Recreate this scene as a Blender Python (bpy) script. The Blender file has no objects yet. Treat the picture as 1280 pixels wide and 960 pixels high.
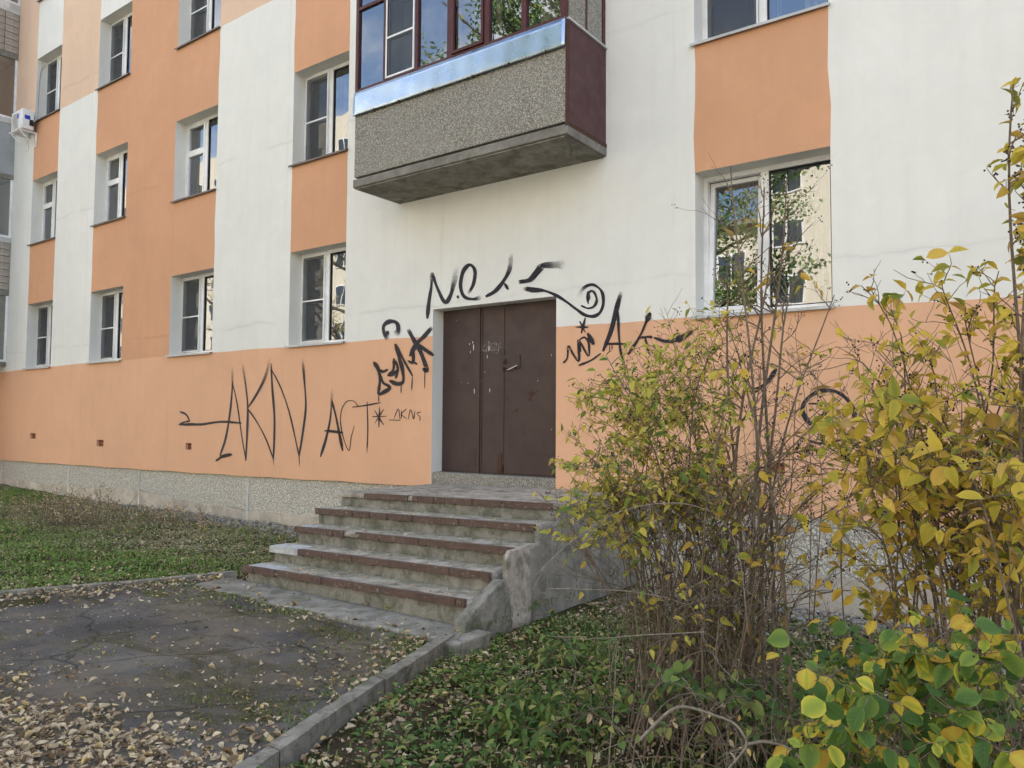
import bpy, math, random
import numpy as np
from mathutils import Vector, Matrix

# ------------------------------------------------------------------ camera, world, sun, exposure
SC = bpy.context.scene
COL = SC.collection
F_PX, YAW, PITCH, ROLL = 956.8, 36.168, 2.926, 0.376          # focal length in px of a 1280 wide frame
CAM = np.array([0.0, -7.32, 0.842])
_y, _p, _r = [math.radians(a) for a in (YAW, PITCH, ROLL)]
FW = np.array([-math.sin(_y)*math.cos(_p), math.cos(_y)*math.cos(_p), math.sin(_p)])
_rt = np.array([math.cos(_y), math.sin(_y), 0.0]); _up = np.cross(_rt, FW)
RT = _rt*math.cos(_r) + _up*math.sin(_r)
UP = _up*math.cos(_r) - _rt*math.sin(_r)
cd = bpy.data.cameras.new('camera'); cam = bpy.data.objects.new('camera', cd); COL.objects.link(cam)
cam.matrix_world = Matrix(((RT[0], UP[0], -FW[0], CAM[0]), (RT[1], UP[1], -FW[1], CAM[1]), (RT[2], UP[2], -FW[2], CAM[2]), (0, 0, 0, 1)))
cd.sensor_width = 36.0; cd.lens = 36.0*F_PX/1280.0; cd.clip_start = 0.05; cd.clip_end = 1200
SC.camera = cam
SUN_EL, SUN_ROT = math.radians(40), math.radians(24)
w = bpy.data.worlds.new("World"); SC.world = w; w.use_nodes = True
wn = w.node_tree.nodes; wl_ = w.node_tree.links
sky = wn.new('ShaderNodeTexSky'); sky.sky_type = 'NISHITA'; sky.sun_disc = False
sky.sun_elevation = SUN_EL; sky.sun_rotation = SUN_ROT; sky.air_density = 1.0; sky.dust_density = 2.0; sky.ozone_density = 1.0
wn['Background'].inputs['Strength'].default_value = 0.15
_tc = wn.new('ShaderNodeTexCoord'); _mp = wn.new('ShaderNodeMapping'); _mp.inputs['Scale'].default_value = (1, 1, 2.2)
wl_.new(_tc.outputs['Generated'], _mp.inputs[0]); _cn = wn.new('ShaderNodeTexNoise'); _cn.inputs['Scale'].default_value = 2.6; _cn.inputs['Detail'].default_value = 8
_cn.inputs['Roughness'].default_value = .58; _cn.inputs['Distortion'].default_value = .4; wl_.new(_mp.outputs[0], _cn.inputs['Vector'])
_cr = wn.new('ShaderNodeValToRGB'); _cr.color_ramp.elements[0].position = .47; _cr.color_ramp.elements[1].position = .66; wl_.new(_cn.outputs['Fac'], _cr.inputs[0])
_cm = wn.new('ShaderNodeMix'); _cm.data_type = 'RGBA'; wl_.new(_cr.outputs[0], _cm.inputs[0]); wl_.new(sky.outputs['Color'], _cm.inputs[6]); _cm.inputs[7].default_value = (6.2, 6.0, 5.7, 1)
wl_.new(_cm.outputs[2], wn['Background'].inputs['Color'])
sl = bpy.data.lights.new('sun', 'SUN'); sl.energy = 4.5; sl.angle = math.radians(0.53); sl.color = (1.0, 0.945, 0.85)
so = bpy.data.objects.new('sun', sl); COL.objects.link(so); so.location = (10, 30, 40)
_sd = Vector((math.sin(SUN_ROT)*math.cos(SUN_EL), math.cos(SUN_ROT)*math.cos(SUN_EL), math.sin(SUN_EL)))
so.rotation_mode = 'QUATERNION'; so.rotation_quaternion = _sd.to_track_quat('Z', 'Y')
SC.view_settings.view_transform = 'Standard'; SC.view_settings.look = 'None'
SC.view_settings.exposure = 1.60; SC.view_settings.gamma = 1.0

RNG = np.random.default_rng(7)
random.seed(7)

# ------------------------------------------------------------------ geometry of the place (metres; facade plane y = 0)
def ray(px, py): return FW + RT*(px-640)/F_PX - UP*(py-480)/F_PX
def onY(px, py, y=0.0):
    d = ray(px, py); return CAM + d*(y-CAM[1])/d[1]
def onZ(px, py, z):
    d = ray(px, py); return CAM + d*(z-CAM[2])/d[2]
def atD(px, py, dist):
    d = ray(px, py); return CAM + d/np.linalg.norm(d)*dist
c1l, c1r, c2l, c2r, c3l, c3r, c4l, c4r, wl, wr = -18.75, -17.52, -15.83, -14.56, -12.88, -11.565, -9.55, -8.30, -3.05, -1.735
dl, dr = -6.622, -4.731
H1, S2, H2, S3, H3, S4, H4, TOP = 3.413, 4.758, 6.214, 7.56, 9.014, 10.36, 11.81, 15.2
DOORTOP = 2.30
def Pz(x): return float(np.interp(x, [-20, -17, -11.5, -8, -4.7, -1.3, 0, 3], [1.945, 1.985, 1.985, 1.970, 1.942, 1.91, 1.87, 1.86]))
def Qz(x): return float(np.interp(x, [-20, -13.8, -10.5, -7.6, -1.5, 1], [-.08, -.045, -.02, .015, .005, -.02]))
S1g = 1.96            # grid value; the real height follows the paint line
def S1(x): return Pz(x) + 0.014

# ------------------------------------------------------------------ helpers
def tag(o, label=None, cat=None, group=None, kind=None):
    if label: o['label'] = label
    if cat: o['category'] = cat
    if group: o['group'] = group
    if kind: o['kind'] = kind
    return o
def empty(name, loc=(0, 0, 0), parent=None):
    o = bpy.data.objects.new(name, None); COL.objects.link(o); o.location = loc; o.parent = parent; return o
def link(name, me, mats=None, parent=None, loc=None):
    o = bpy.data.objects.new(name, me); COL.objects.link(o)
    if mats:
        for m in (mats if isinstance(mats, (list, tuple)) else [mats]): me.materials.append(m)
    if parent is not None: o.parent = parent
    if loc is not None: o.location = loc
    return o
class MB:
    """collects faces for one mesh"""
    def __init__(s): s.v = []; s.f = []; s.m = []
    def quad(s, a, b, c, d, m=0):
        n = len(s.v); s.v += [tuple(a), tuple(b), tuple(c), tuple(d)]; s.f.append((n, n+1, n+2, n+3)); s.m.append(m); return s
    def box(s, x0, x1, y0, y1, z0, z1, m=0, bev=0.0):
        if x0 > x1: x0, x1 = x1, x0
        if y0 > y1: y0, y1 = y1, y0
        n = len(s.v)
        s.v += [(x0, y0, z0), (x1, y0, z0), (x1, y1, z0), (x0, y1, z0), (x0, y0, z1), (x1, y0, z1), (x1, y1, z1), (x0, y1, z1)]
        s.f += [(n, n+3, n+2, n+1), (n+4, n+5, n+6, n+7), (n, n+1, n+5, n+4), (n+1, n+2, n+6, n+5), (n+2, n+3, n+7, n+6), (n+3, n, n+4, n+7)]
        s.m += [m]*6; return s
    def prism(s, poly, axis, a0, a1, m=0):
        """poly in the two other axes, extruded along axis"""
        def P(p, a):
            q = list(p); q.insert(axis, a); return tuple(q)
        n = len(s.v); k = len(poly)
        s.v += [P(p, a0) for p in poly] + [P(p, a1) for p in poly]
        s.f.append(tuple(range(n+k-1, n-1, -1))); s.f.append(tuple(range(n+k, n+2*k)))
        for i in range(k):
            j = (i+1) % k; s.f.append((n+i, n+j, n+k+j, n+k+i))
        s.m += [m]*(k+2); return s
    def tube(s, pts, r0, r1=None, sides=6, m=0):
        r1 = r0 if r1 is None else r1
        V, Fq = tube_arrays(np.array(pts, float), r0, r1, sides); n = len(s.v)
        s.v += [tuple(v) for v in V]; s.f += [tuple(int(i)+n for i in f) for f in Fq]; s.m += [m]*len(Fq); return s
    def build(s, name, mats, parent=None, bevel=0.0, smooth=False):
        me = bpy.data.meshes.new(name); me.from_pydata(s.v, [], s.f)
        if any(s.m): me.polygons.foreach_set('material_index', s.m)
        if smooth: me.polygons.foreach_set('use_smooth', [True]*len(me.polygons))
        o = link(name, me, mats, parent)
        if bevel:
            b = o.modifiers.new('bevel', 'BEVEL'); b.width = bevel; b.segments = 2; b.limit_method = 'ANGLE'
        return o
def tube_arrays(P, r0, r1, sides=5, cap=True):
    n = len(P); T = np.gradient(P, axis=0); T /= np.linalg.norm(T, axis=1)[:, None]+1e-9
    ref = np.array([0.31, 0.17, 0.93]) if abs(T[0] @ np.array([0.31, 0.17, 0.93])) < .9 else np.array([0.9, .3, 0.1])
    A = np.cross(T, ref); A /= np.linalg.norm(A, axis=1)[:, None]+1e-9; B = np.cross(T, A)
    a = np.arange(sides)*2*math.pi/sides; r = np.linspace(r0, r1, n)[:, None, None]
    V = P[:, None, :] + r*(np.cos(a)[None, :, None]*A[:, None, :] + np.sin(a)[None, :, None]*B[:, None, :])
    i = np.arange(n-1)[:, None]*sides; j = np.arange(sides)[None, :]; k = (j+1) % sides
    Fq = np.stack([i+j, i+k, i+sides+k, i+sides+j], -1).reshape(-1, 4)
    return V.reshape(-1, 3), Fq
def np_mesh(name, V, Fq, attr=None, smooth=False):
    me = bpy.data.meshes.new(name); V = np.asarray(V, np.float32); Fq = np.asarray(Fq, np.int32); k = Fq.shape[1]
    me.vertices.add(len(V)); me.vertices.foreach_set('co', V.ravel())
    me.loops.add(Fq.size); me.loops.foreach_set('vertex_index', Fq.ravel())
    me.polygons.add(len(Fq)); me.polygons.foreach_set('loop_start', np.arange(len(Fq), dtype=np.int32)*k)
    me.polygons.foreach_set('loop_total', np.full(len(Fq), k, np.int32))
    if smooth: me.polygons.foreach_set('use_smooth', np.ones(len(Fq), bool))
    me.update(calc_edges=True)
    if attr:
        for an, arr in attr.items():
            at = me.attributes.new(an, 'FLOAT_COLOR', 'POINT'); a4 = np.ones((len(V), 4), np.float32); a4[:, :arr.shape[1]] = arr
            at.data.foreach_set('color', a4.ravel())
    return me
class Acc:
    def __init__(s): s.V = []; s.F = []; s.n = 0
    def add(s, V, Fq): s.V.append(V); s.F.append(np.asarray(Fq)+s.n); s.n += len(V)
    def mesh(s, name, smooth=True): return np_mesh(name, np.concatenate(s.V), np.concatenate(s.F), smooth=smooth)
def scatter(tv, tf, pos, rot, scl, lf=None, rnd=None):
    """tv (k,3) template, rot (N,3,3), pos (N,3), scl (N,) or (N,3) -> V, F, attr"""
    N = len(pos); scl = np.asarray(scl, float); scl = scl[:, None] if scl.ndim == 1 else scl
    T = tv[None]*(scl[:, None, :]*np.ones((1, 1, 3)))
    V = np.einsum('nij,nkj->nki', rot, T) + pos[:, None, :]
    Fq = tf[None] + (np.arange(N)*len(tv))[:, None, None]
    out = {}
    if lf is not None:
        a = np.zeros((N, len(tv), 3)); a[:, :, :2] = lf[None]; a[:, :, 2] = (rnd if rnd is not None else RNG.random(N))[:, None]
        out['lf'] = a.reshape(-1, 3)
    return V.reshape(-1, 3), Fq.reshape(-1, tf.shape[1]), out
def frames(d, nrm):
    """rotation matrices: columns (x side, y along d, z normal)"""
    d = d/(np.linalg.norm(d, axis=1)[:, None]+1e-9); x = np.cross(d, nrm); x /= np.linalg.norm(x, axis=1)[:, None]+1e-9
    z = np.cross(x, d); return np.stack([x, d, z], -1)
def leaf_template(w=.5, st=5, fold=.18, curl=-.18, tipp=1.0, twist=0.0):
    """leaf of length 1 along +y, w = full width; returns verts, quads, (u,v)"""
    t = np.linspace(0, 1, st); prof = (np.sin(np.pi*np.clip(t, 0, 1)**.92)**.55 if w > .6 and st > 3 and fold < .2 else np.sin(np.pi*np.clip(t, 0, 1)**.80)**.8*(1-.25*t*tipp)); prof[0] = .03; prof[-1] = .015
    V = []; L = []
    for i, a in enumerate(t):
        hw = prof[i]*w/2; z = curl*a*a
        for sgn in (-1, 0, 1):
            V.append((sgn*hw, a, z+abs(sgn)*fold*hw*2+twist*sgn*a*hw)); L.append((abs(sgn), a))
    Fq = []
    for i in range(st-1):
        for j in (0, 1):
            b = i*3+j; Fq.append((b, b+1, b+4, b+3))
    return np.array(V), np.array(Fq), np.array(L)

# ------------------------------------------------------------------ materials
class NT:
    def __init__(s, name):
        s.m = bpy.data.materials.new(name); s.m.use_nodes = True; s.t = s.m.node_tree; s.n = s.t.nodes; s.b = s.n['Principled BSDF']
        s.out = s.n['Material Output']; s.tc = s.n.new('ShaderNodeTexCoord')
    def L(s, a, b): s.t.links.new(a, b)
    def obj(s): return s.tc.outputs['Object']
    def map(s, scale=(1, 1, 1), src=None):
        n = s.n.new('ShaderNodeMapping'); n.inputs['Scale'].default_value = scale; s.L(src or s.obj(), n.inputs['Vector']); return n.outputs[0]
    def noise(s, scale, detail=4, rough=.55, vec=None, dist=0.0):
        n = s.n.new('ShaderNodeTexNoise'); n.inputs['Scale'].default_value = scale; n.inputs['Detail'].default_value = detail
        n.inputs['Roughness'].default_value = rough; n.inputs['Distortion'].default_value = dist
        s.L(vec or s.obj(), n.inputs['Vector']); return n.outputs['Fac']
    def voro(s, scale, feature='F1', vec=None, out='Distance'):
        n = s.n.new('ShaderNodeTexVoronoi'); n.feature = feature; n.inputs['Scale'].default_value = scale
        s.L(vec or s.obj(), n.inputs['Vector']); return n.outputs[out]
    def ramp(s, fac, stops, interp='LINEAR'):
        n = s.n.new('ShaderNodeValToRGB'); n.color_ramp.interpolation = interp; e = n.color_ramp.elements
        while len(e) > 1: e.remove(e[-1])
        for i, (p, c) in enumerate(stops):
            c = (c, c, c) if isinstance(c, (int, float)) else c
            el = e[0] if i == 0 else e.new(p)
            el.position = p; el.color = (*c, 1)
        s.L(fac, n.inputs[0]); return n.outputs[0]
    def mix(s, fac, a, b, mode='MIX'):
        n = s.n.new('ShaderNodeMix'); n.data_type = 'RGBA'; n.blend_type = mode
        for v, i in ((fac, 0), (a, 6), (b, 7)):
            if isinstance(v, (int, float)): n.inputs[i].default_value = v if i == 0 else (v, v, v, 1)
            elif isinstance(v, tuple): n.inputs[i].default_value = (*v, 1)
            else: s.L(v, n.inputs[i])
        return n.outputs[2]
    def math(s, op, a, b=None, c=None, clamp=False):
        n = s.n.new('ShaderNodeMath'); n.operation = op; n.use_clamp = clamp
        for i, v in enumerate((a, b, c)):
            if v is None: continue
            if isinstance(v, (int, float)): n.inputs[i].default_value = v
            else: s.L(v, n.inputs[i])
        return n.outputs[0]
    def sep(s, v=None):
        n = s.n.new('ShaderNodeSeparateXYZ'); s.L(v or s.obj(), n.inputs[0]); return n.outputs
    def bump(s, h, strength=.3, dist=.01, prev=None):
        n = s.n.new('ShaderNodeBump'); n.inputs['Strength'].default_value = strength; n.inputs['Distance'].default_value = dist
        s.L(h, n.inputs['Height'])
        if prev is not None: s.L(prev, n.inputs['Normal'])
        s.L(n.outputs[0], s.b.inputs['Normal']); return n.outputs[0]
    def fin(s, color, rough=.8, metal=0.0, spec=.3):
        for v, k in ((color, 'Base Color'), (rough, 'Roughness')):
            if isinstance(v, tuple): s.b.inputs[k].default_value = (*v, 1)
            elif isinstance(v, (int, float)): s.b.inputs[k].default_value = v
            else: s.L(v, s.b.inputs[k])
        s.b.inputs['Metallic'].default_value = metal; s.b.inputs['Specular IOR Level'].default_value = spec; return s.m

def plaster(name, col, var=.06, seams=True):
    n = NT(name); c = tuple(col)
    big = n.noise(.55, 5, .6, dist=.6); col1 = n.mix(n.ramp(big, [(.3, 0.0), (.7, 1.0)]), tuple(x*(1-var*1.1) for x in c), tuple(min(1, x*(1+var*.6)) for x in c))
    patch = n.ramp(n.noise(2.2, 6, .65, dist=1.2), [(.42, 1.0), (.62, 0.0)])
    col1 = n.mix(n.math('MULTIPLY', patch, .16), col1, tuple(x*.82 for x in c))
    streak = n.ramp(n.noise(3.0, 5, .6, vec=n.map((2.6, 1, .22))), [(.48, 0.0), (.72, 1.0)])
    col1 = n.mix(n.math('MULTIPLY', streak, .10), col1, tuple(x*.68 for x in c))
    h = n.noise(26, 6, .7)
    # rough float plaster patches along the slab joints
    if seams:
        X, Y_, Z = n.sep(); zz = n.math('ADD', Z, n.math('MULTIPLY', n.noise(1.3, 4), .22))
        d = n.math('ABSOLUTE', n.math('SUBTRACT', n.math('MODULO', n.math('ADD', zz, 28.0-1.07), 2.8), 1.4))
        line = n.ramp(d, [(0.0, 1.0), (.012, .35), (.05, 0.0)])
        xx = n.math('ADD', X, n.math('MULTIPLY', n.noise(.9, 3), .16))
        d2 = n.math('ABSOLUTE', n.math('SUBTRACT', n.math('MODULO', n.math('ADD', xx, 62.4), 3.2), 1.6))
        line2 = n.ramp(d2, [(0.0, 1.0), (.008, .3), (.04, 0.0)])
        gate = n.ramp(n.noise(.8, 3), [(.42, 0.15), (.55, 1.0)])
        ln = n.math('MULTIPLY', n.math('MAXIMUM', line, n.math('MULTIPLY', line2, .6)), gate)
        col1 = n.mix(n.math('MULTIPLY', ln, .38), col1, tuple(x*.6 for x in c))
    b1 = n.bump(n.noise(.9, 2, .5), .30, .10)
    b2 = n.bump(n.noise(7, 3, .6), .10, .02, b1)
    n.bump(h, .25, .003, b2)
    return n.fin(col1, .92, spec=.15)
M = {}
WHITE = (.80, .795, .76)
M['white_plaster'] = plaster('white_plaster', WHITE, .05)
M['orange_plaster'] = plaster('orange_plaster', (.665, .365, .22), .07)
M['base_orange'] = plaster('base_orange', (.77, .455, .29), .07)
M['peach_plaster'] = plaster('peach_plaster', (.76, .55, .41), .06)
M['reveal'] = plaster('reveal', (.78, .76, .70), .06, False)
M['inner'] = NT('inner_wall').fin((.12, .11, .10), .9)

def pebble(name, cols, scale=42, rough=.85):
    n = NT(name); v = n.voro(scale, out='Color'); d = n.voro(scale)
    s = n.sep(v)[0]; c = n.ramp(s, [(0, cols[0]), (.35, cols[1]), (.65, cols[2]), (1, cols[3])], 'CONSTANT')
    c = n.mix(n.ramp(d, [(.25, 0.0), (.7, 1.0)]), c, tuple(x*.6 for x in cols[0]))
    c = n.mix(n.math('MULTIPLY', n.ramp(n.noise(1.6, 5, .6), [(.4, 0.0), (.65, 1.0)]), .30), c, tuple(x*.6 for x in cols[1]))
    n.bump(n.math('SUBTRACT', 1.0, d), .9, .012)
    return n.fin(c, rough, spec=.25)
M['pebble_grey'] = pebble('pebble_grey', [(.32, .30, .26), (.56, .54, .48), (.44, .41, .34), (.74, .71, .63)], 70)
M['pebble_light'] = pebble('pebble_light', [(.60, .57, .50), (.80, .78, .72), (.70, .66, .58), (.90, .88, .84)], 46)

def concrete(name, col, moss=0.0, scale=1.0, pale=.25, crack=.0):
    n = NT(name); a = n.noise(3*scale, 7, .65, dist=.3)
    c = n.mix(n.ramp(a, [(.3, 0.0), (.7, 1.0)]), tuple(x*.66 for x in col), tuple(x*1.25 for x in col))
    sp = n.ramp(n.noise(60*scale, 3, .7), [(.40, 0.0), (.62, 1.0)])
    c = n.mix(n.math('MULTIPLY', sp, .25), c, tuple(x*.5 for x in col))
    pw = n.ramp(n.noise(2.1*scale, 5, .7, dist=.8), [(.55, 0.0), (.68, 1.0)])
    c = n.mix(n.math('MULTIPLY', pw, pale), c, (.55, .55, .55))
    if moss:
        mo = n.ramp(n.noise(4.2*scale, 8, .75, dist=.5), [(.46, 0.0), (.60, 1.0)])
        c = n.mix(n.math('MULTIPLY', mo, moss), c, (.055, .065, .025))
    drip = n.ramp(n.noise(3.5*scale, 6, .7, vec=n.map((3, 3, .3))), [(.50, 0.0), (.72, 1.0)])
    c = n.mix(n.math('MULTIPLY', drip, .35), c, tuple(x*.45 for x in col))
    if crack:
        cr = n.ramp(n.voro(1.3*scale, 'DISTANCE_TO_EDGE', vec=n.mix(.25, n.obj(), n.noise(3, 5))), [(0, 1.0), (.010, 0.0)])
        c = n.mix(n.math('MULTIPLY', n.math('MULTIPLY', cr, n.ramp(n.noise(1.1, 3), [(.45, 0.0), (.55, 1.0)])), crack), c, tuple(x*.25 for x in col))
    b = n.bump(n.noise(9*scale, 6, .65), .5, .02)
    n.bump(n.noise(90*scale, 4, .8), .5, .004, b)
    return n.fin(c, .93, spec=.2)
M['concrete'] = concrete('concrete', (.31, .295, .26), .5, 1.0, .35, .8)
M['riser'] = concrete('riser', (.29, .28, .25), .6, 1.4, .25)
M['tread'] = concrete('tread', (.47, .425, .37), .55, 1.5, .25)
M['kerb'] = concrete('kerb_concrete', (.30, .285, .25), .55, 2.2, .25)
M['slab'] = concrete('slab_concrete', (.25, .235, .21), .25, 1.0, .15)
M['render_band'] = concrete('render_band', (.60, .54, .46), .12, .8, .2)
M['pale_paint'] = concrete('pale_paint', (.56, .58, .59), .15, 1.6, .3)

def painted(name, col, rough=.45, chips=None, amt=.5, dirt=.15, scale=1.0):
    n = NT(name); a = n.noise(2.5*scale, 6, .6)
    c = n.mix(n.ramp(a, [(.3, 0.0), (.7, 1.0)]), tuple(x*.82 for x in col), tuple(min(1, x*1.15) for x in col))
    st = n.ramp(n.noise(4*scale, 6, .7, vec=n.map((3, 3, .35))), [(.52, 0.0), (.72, 1.0)])
    c = n.mix(n.math('MULTIPLY', st, dirt), c, tuple(x*.45 for x in col))
    if chips:
        ch = n.ramp(n.noise(11*scale, 8, .8, dist=.6), [(amt+.14, 0.0), (amt+.165, 1.0)])
        c = n.mix(ch, c, chips)
    b = n.bump(n.noise(5*scale, 3), .15, .02)
    n.bump(n.noise(70*scale, 4, .7), .2, .002, b)
    r = n.ramp(n.noise(7*scale, 5), [(.3, max(0, rough-.1)), (.7, min(1, rough+.15))])
    return n.fin(c, r, spec=.4)
M['door_paint'] = painted('door_paint', (.060, .036, .033), .50, (.42, .38, .35), .585, .25)
M['plum_paint'] = painted('plum_paint', (.080, .032, .036), .55, None, .5, .2)
M['plum_wood'] = painted('plum_wood', (.075, .016, .016), .45, (.22, .14, .11), .55, .4, 2.0)
M['nosing'] = painted('nosing_paint', (.112, .072, .058), .8, (.28, .26, .21), .44, .6, 2.5)
M['pvc'] = painted('white_pvc', (.80, .80, .80), .30, None, .5, .10)
M['grey_pvc'] = painted('grey_pvc', (.42, .43, .44), .45, None, .5, .15)
M['sill_brown'] = painted('sill_brown', (.14, .105, .09), .5, None, .5, .3)
M['sill_grey'] = painted('sill_grey', (.50, .51, .51), .42, None, .5, .3)
M['rust'] = painted('rusty_iron', (.07, .032, .02), .8, (.15, .07, .035), .5, .3, 3)
M['steel'] = NT('bare_steel').fin((.55, .54, .52), .35, 1.0)
M['black_rubber'] = NT('black_rubber').fin((.02, .02, .02), .6)
M['blue_print'] = NT('blue_print').fin((.03, .06, .45), .4)
def flashing():
    n = NT('galvanised_flashing'); a = n.noise(1.5, 2, .4, vec=n.map((1, 1, .5)))
    b = n.bump(a, .30, .05); n.bump(n.noise(4, 1), .01, .01, b)
    r = n.ramp(n.noise(5, 5), [(.3, .22), (.7, .36)])
    return n.fin((.44, .53, .64), r, 1.0)
M['flashing'] = flashing()
def glass(name, tint=.72, ior=2.9):
    n = NT(name); n.n.remove(n.b)
    tr = n.n.new('ShaderNodeBsdfTransparent'); tr.inputs[0].default_value = (tint, tint*1.02, tint*1.02, 1)
    gl = n.n.new('ShaderNodeBsdfGlossy'); gl.inputs['Roughness'].default_value = 0.0; gl.inputs[0].default_value = (.95, .97, 1, 1)
    fr = n.n.new('ShaderNodeFresnel'); fr.inputs['IOR'].default_value = ior
    bp = n.n.new('ShaderNodeBump'); bp.inputs['Strength'].default_value = .025; bp.inputs['Distance'].default_value = .05
    n.L(n.noise(1.7, 2), bp.inputs['Height']); n.L(bp.outputs[0], gl.inputs['Normal'])
    mx = n.n.new('ShaderNodeMixShader'); n.L(fr.outputs[0], mx.inputs[0]); n.L(tr.outputs[0], mx.inputs[1]); n.L(gl.outputs[0], mx.inputs[2])
    n.L(mx.outputs[0], n.out.inputs[0]); return n.m
M['glass'] = glass('window_glass')
def cloth(name, col):
    n = NT(name); f = n.ramp(n.noise(7, 3, .5, vec=n.map((3, 3, .12))), [(.3, .55), (.7, 1.0)])
    return n.fin(n.mix(1.0, f, tuple(col), 'MULTIPLY'), .9, spec=.1)
M['net'] = cloth('net_curtain', (.75, .75, .74)); M['brown_cloth'] = cloth('brown_cloth', (.60, .45, .34)); M['grey_cloth'] = cloth('grey_cloth', (.45, .45, .46))
def screen():
    n = NT('insect_mesh'); n.n.remove(n.b)
    d = n.n.new('ShaderNodeBsdfDiffuse'); d.inputs[0].default_value = (.085, .09, .095, 1); t = n.n.new('ShaderNodeBsdfTransparent')
    mx = n.n.new('ShaderNodeMixShader'); mx.inputs[0].default_value = .62
    n.L(t.outputs[0], mx.inputs[1]); n.L(d.outputs[0], mx.inputs[2]); n.L(mx.outputs[0], n.out.inputs[0]); return n.m
M['screen'] = screen()
def spray():
    n = NT('black_spray_paint'); at = n.n.new('ShaderNodeAttribute'); at.attribute_name = 'al'
    a = n.sep(at.outputs['Color'])[0]; g = n.noise(160, 2, .6); g2 = n.noise(14, 4, .7)
    v = n.math('ADD', a, n.math('MULTIPLY', n.math('SUBTRACT', g, .5), .9)); v = n.math('ADD', v, n.math('MULTIPLY', n.math('SUBTRACT', g2, .5), .35))
    al = n.ramp(v, [(.20, 0.0), (.34, .12), (.78, 1.0)]); al = n.math('MULTIPLY', al, n.math('MINIMUM', n.math('MULTIPLY', a, 4), 1.0))
    n.L(al, n.b.inputs['Alpha']); return n.fin((.022, .018, .024), .55, spec=.25)
M['spray'] = spray()
def scratch():
    n = NT('scratched_paint'); at = n.n.new('ShaderNodeAttribute'); at.attribute_name = 'al'
    a = n.sep(at.outputs['Color'])[0]; g = n.noise(120, 2, .6)
    n.L(n.math('MULTIPLY', a, n.ramp(g, [(.35, 0.0), (.6, .9)])), n.b.inputs['Alpha']); return n.fin((.50, .46, .44), .7)
M['scratch'] = scratch()
def asphalt():
    n = NT('asphalt'); a = n.noise(1.1, 7, .62, dist=.4); c = n.ramp(a, [(.32, (.062, .059, .060)), (.52, (.115, .109, .105)), (.68, (.20, .19, .17))])
    gr = n.ramp(n.voro(150, out='Color'), [(.2, .6), (.8, 1.3)]); c = n.mix(.5, c, gr, 'MULTIPLY')
    dirt = n.ramp(n.noise(.75, 6, .7, dist=.9), [(.47, 0.0), (.60, 1.0)])
    c = n.mix(n.math('MULTIPLY', dirt, .65), c, (.21, .175, .125))
    moss = n.ramp(n.noise(1.35, 8, .78, vec=n.map((1, 1.9, 1)), dist=.8), [(.50, 0.0), (.60, 1.0)])
    c = n.mix(n.math('MULTIPLY', moss, .8), c, n.ramp(n.noise(6, 5, .7), [(.4, (.045, .048, .018)), (.6, (.10, .085, .045))]))
    wh = n.ramp(n.noise(2.6, 7, .75, vec=n.map((1.6, 1, 1)), dist=.6), [(.64, 0.0), (.68, 1.0)])
    c = n.mix(n.math('MULTIPLY', wh, .6), c, (.38, .37, .35))
    ck = n.ramp(n.voro(1.1, 'DISTANCE_TO_EDGE', vec=n.mix(.3, n.obj(), n.noise(2.5, 6))), [(0, 1.0), (.013, 0.0)]); c = n.mix(n.math('MULTIPLY', n.math('MULTIPLY', ck, n.ramp(n.noise(.9, 3), [(.42, 0.0), (.5, 1.0)])), .8), c, (.018, .017, .014))
    dk = n.ramp(n.noise(5, 7, .75, vec=n.map((.7, 2.0, 1))), [(.60, 0.0), (.66, 1.0)])
    c = n.mix(n.math('MULTIPLY', dk, .75), c, (.016, .015, .013))
    gt = n.ramp(n.noise(70, 4, .8), [(.58, 0.0), (.66, 1.0)]); c = n.mix(n.math('MULTIPLY', gt, .55), c, (.24, .22, .18))
    b = n.bump(n.noise(4, 7, .75), .8, .05); n.bump(n.noise(60, 5, .8), .9, .010, b)
    return n.fin(c, .85, spec=.3)
M['asphalt'] = asphalt()
def soil():
    n = NT('soil'); a = n.noise(3, 8, .7); c = n.ramp(a, [(.3, (.045, .034, .022)), (.5, (.08, .06, .04)), (.7, (.15, .12, .085))])
    mo = n.ramp(n.noise(1.4, 7, .7), [(.44, 0.0), (.56, 1.0)]); c = n.mix(n.math('MULTIPLY', mo, .8), c, (.040, .058, .016))
    b = n.bump(n.noise(8, 8, .75), .8, .05); n.bump(n.voro(45), .5, .01, b); return n.fin(c, .95, spec=.1)
M['soil'] = soil()

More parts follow.
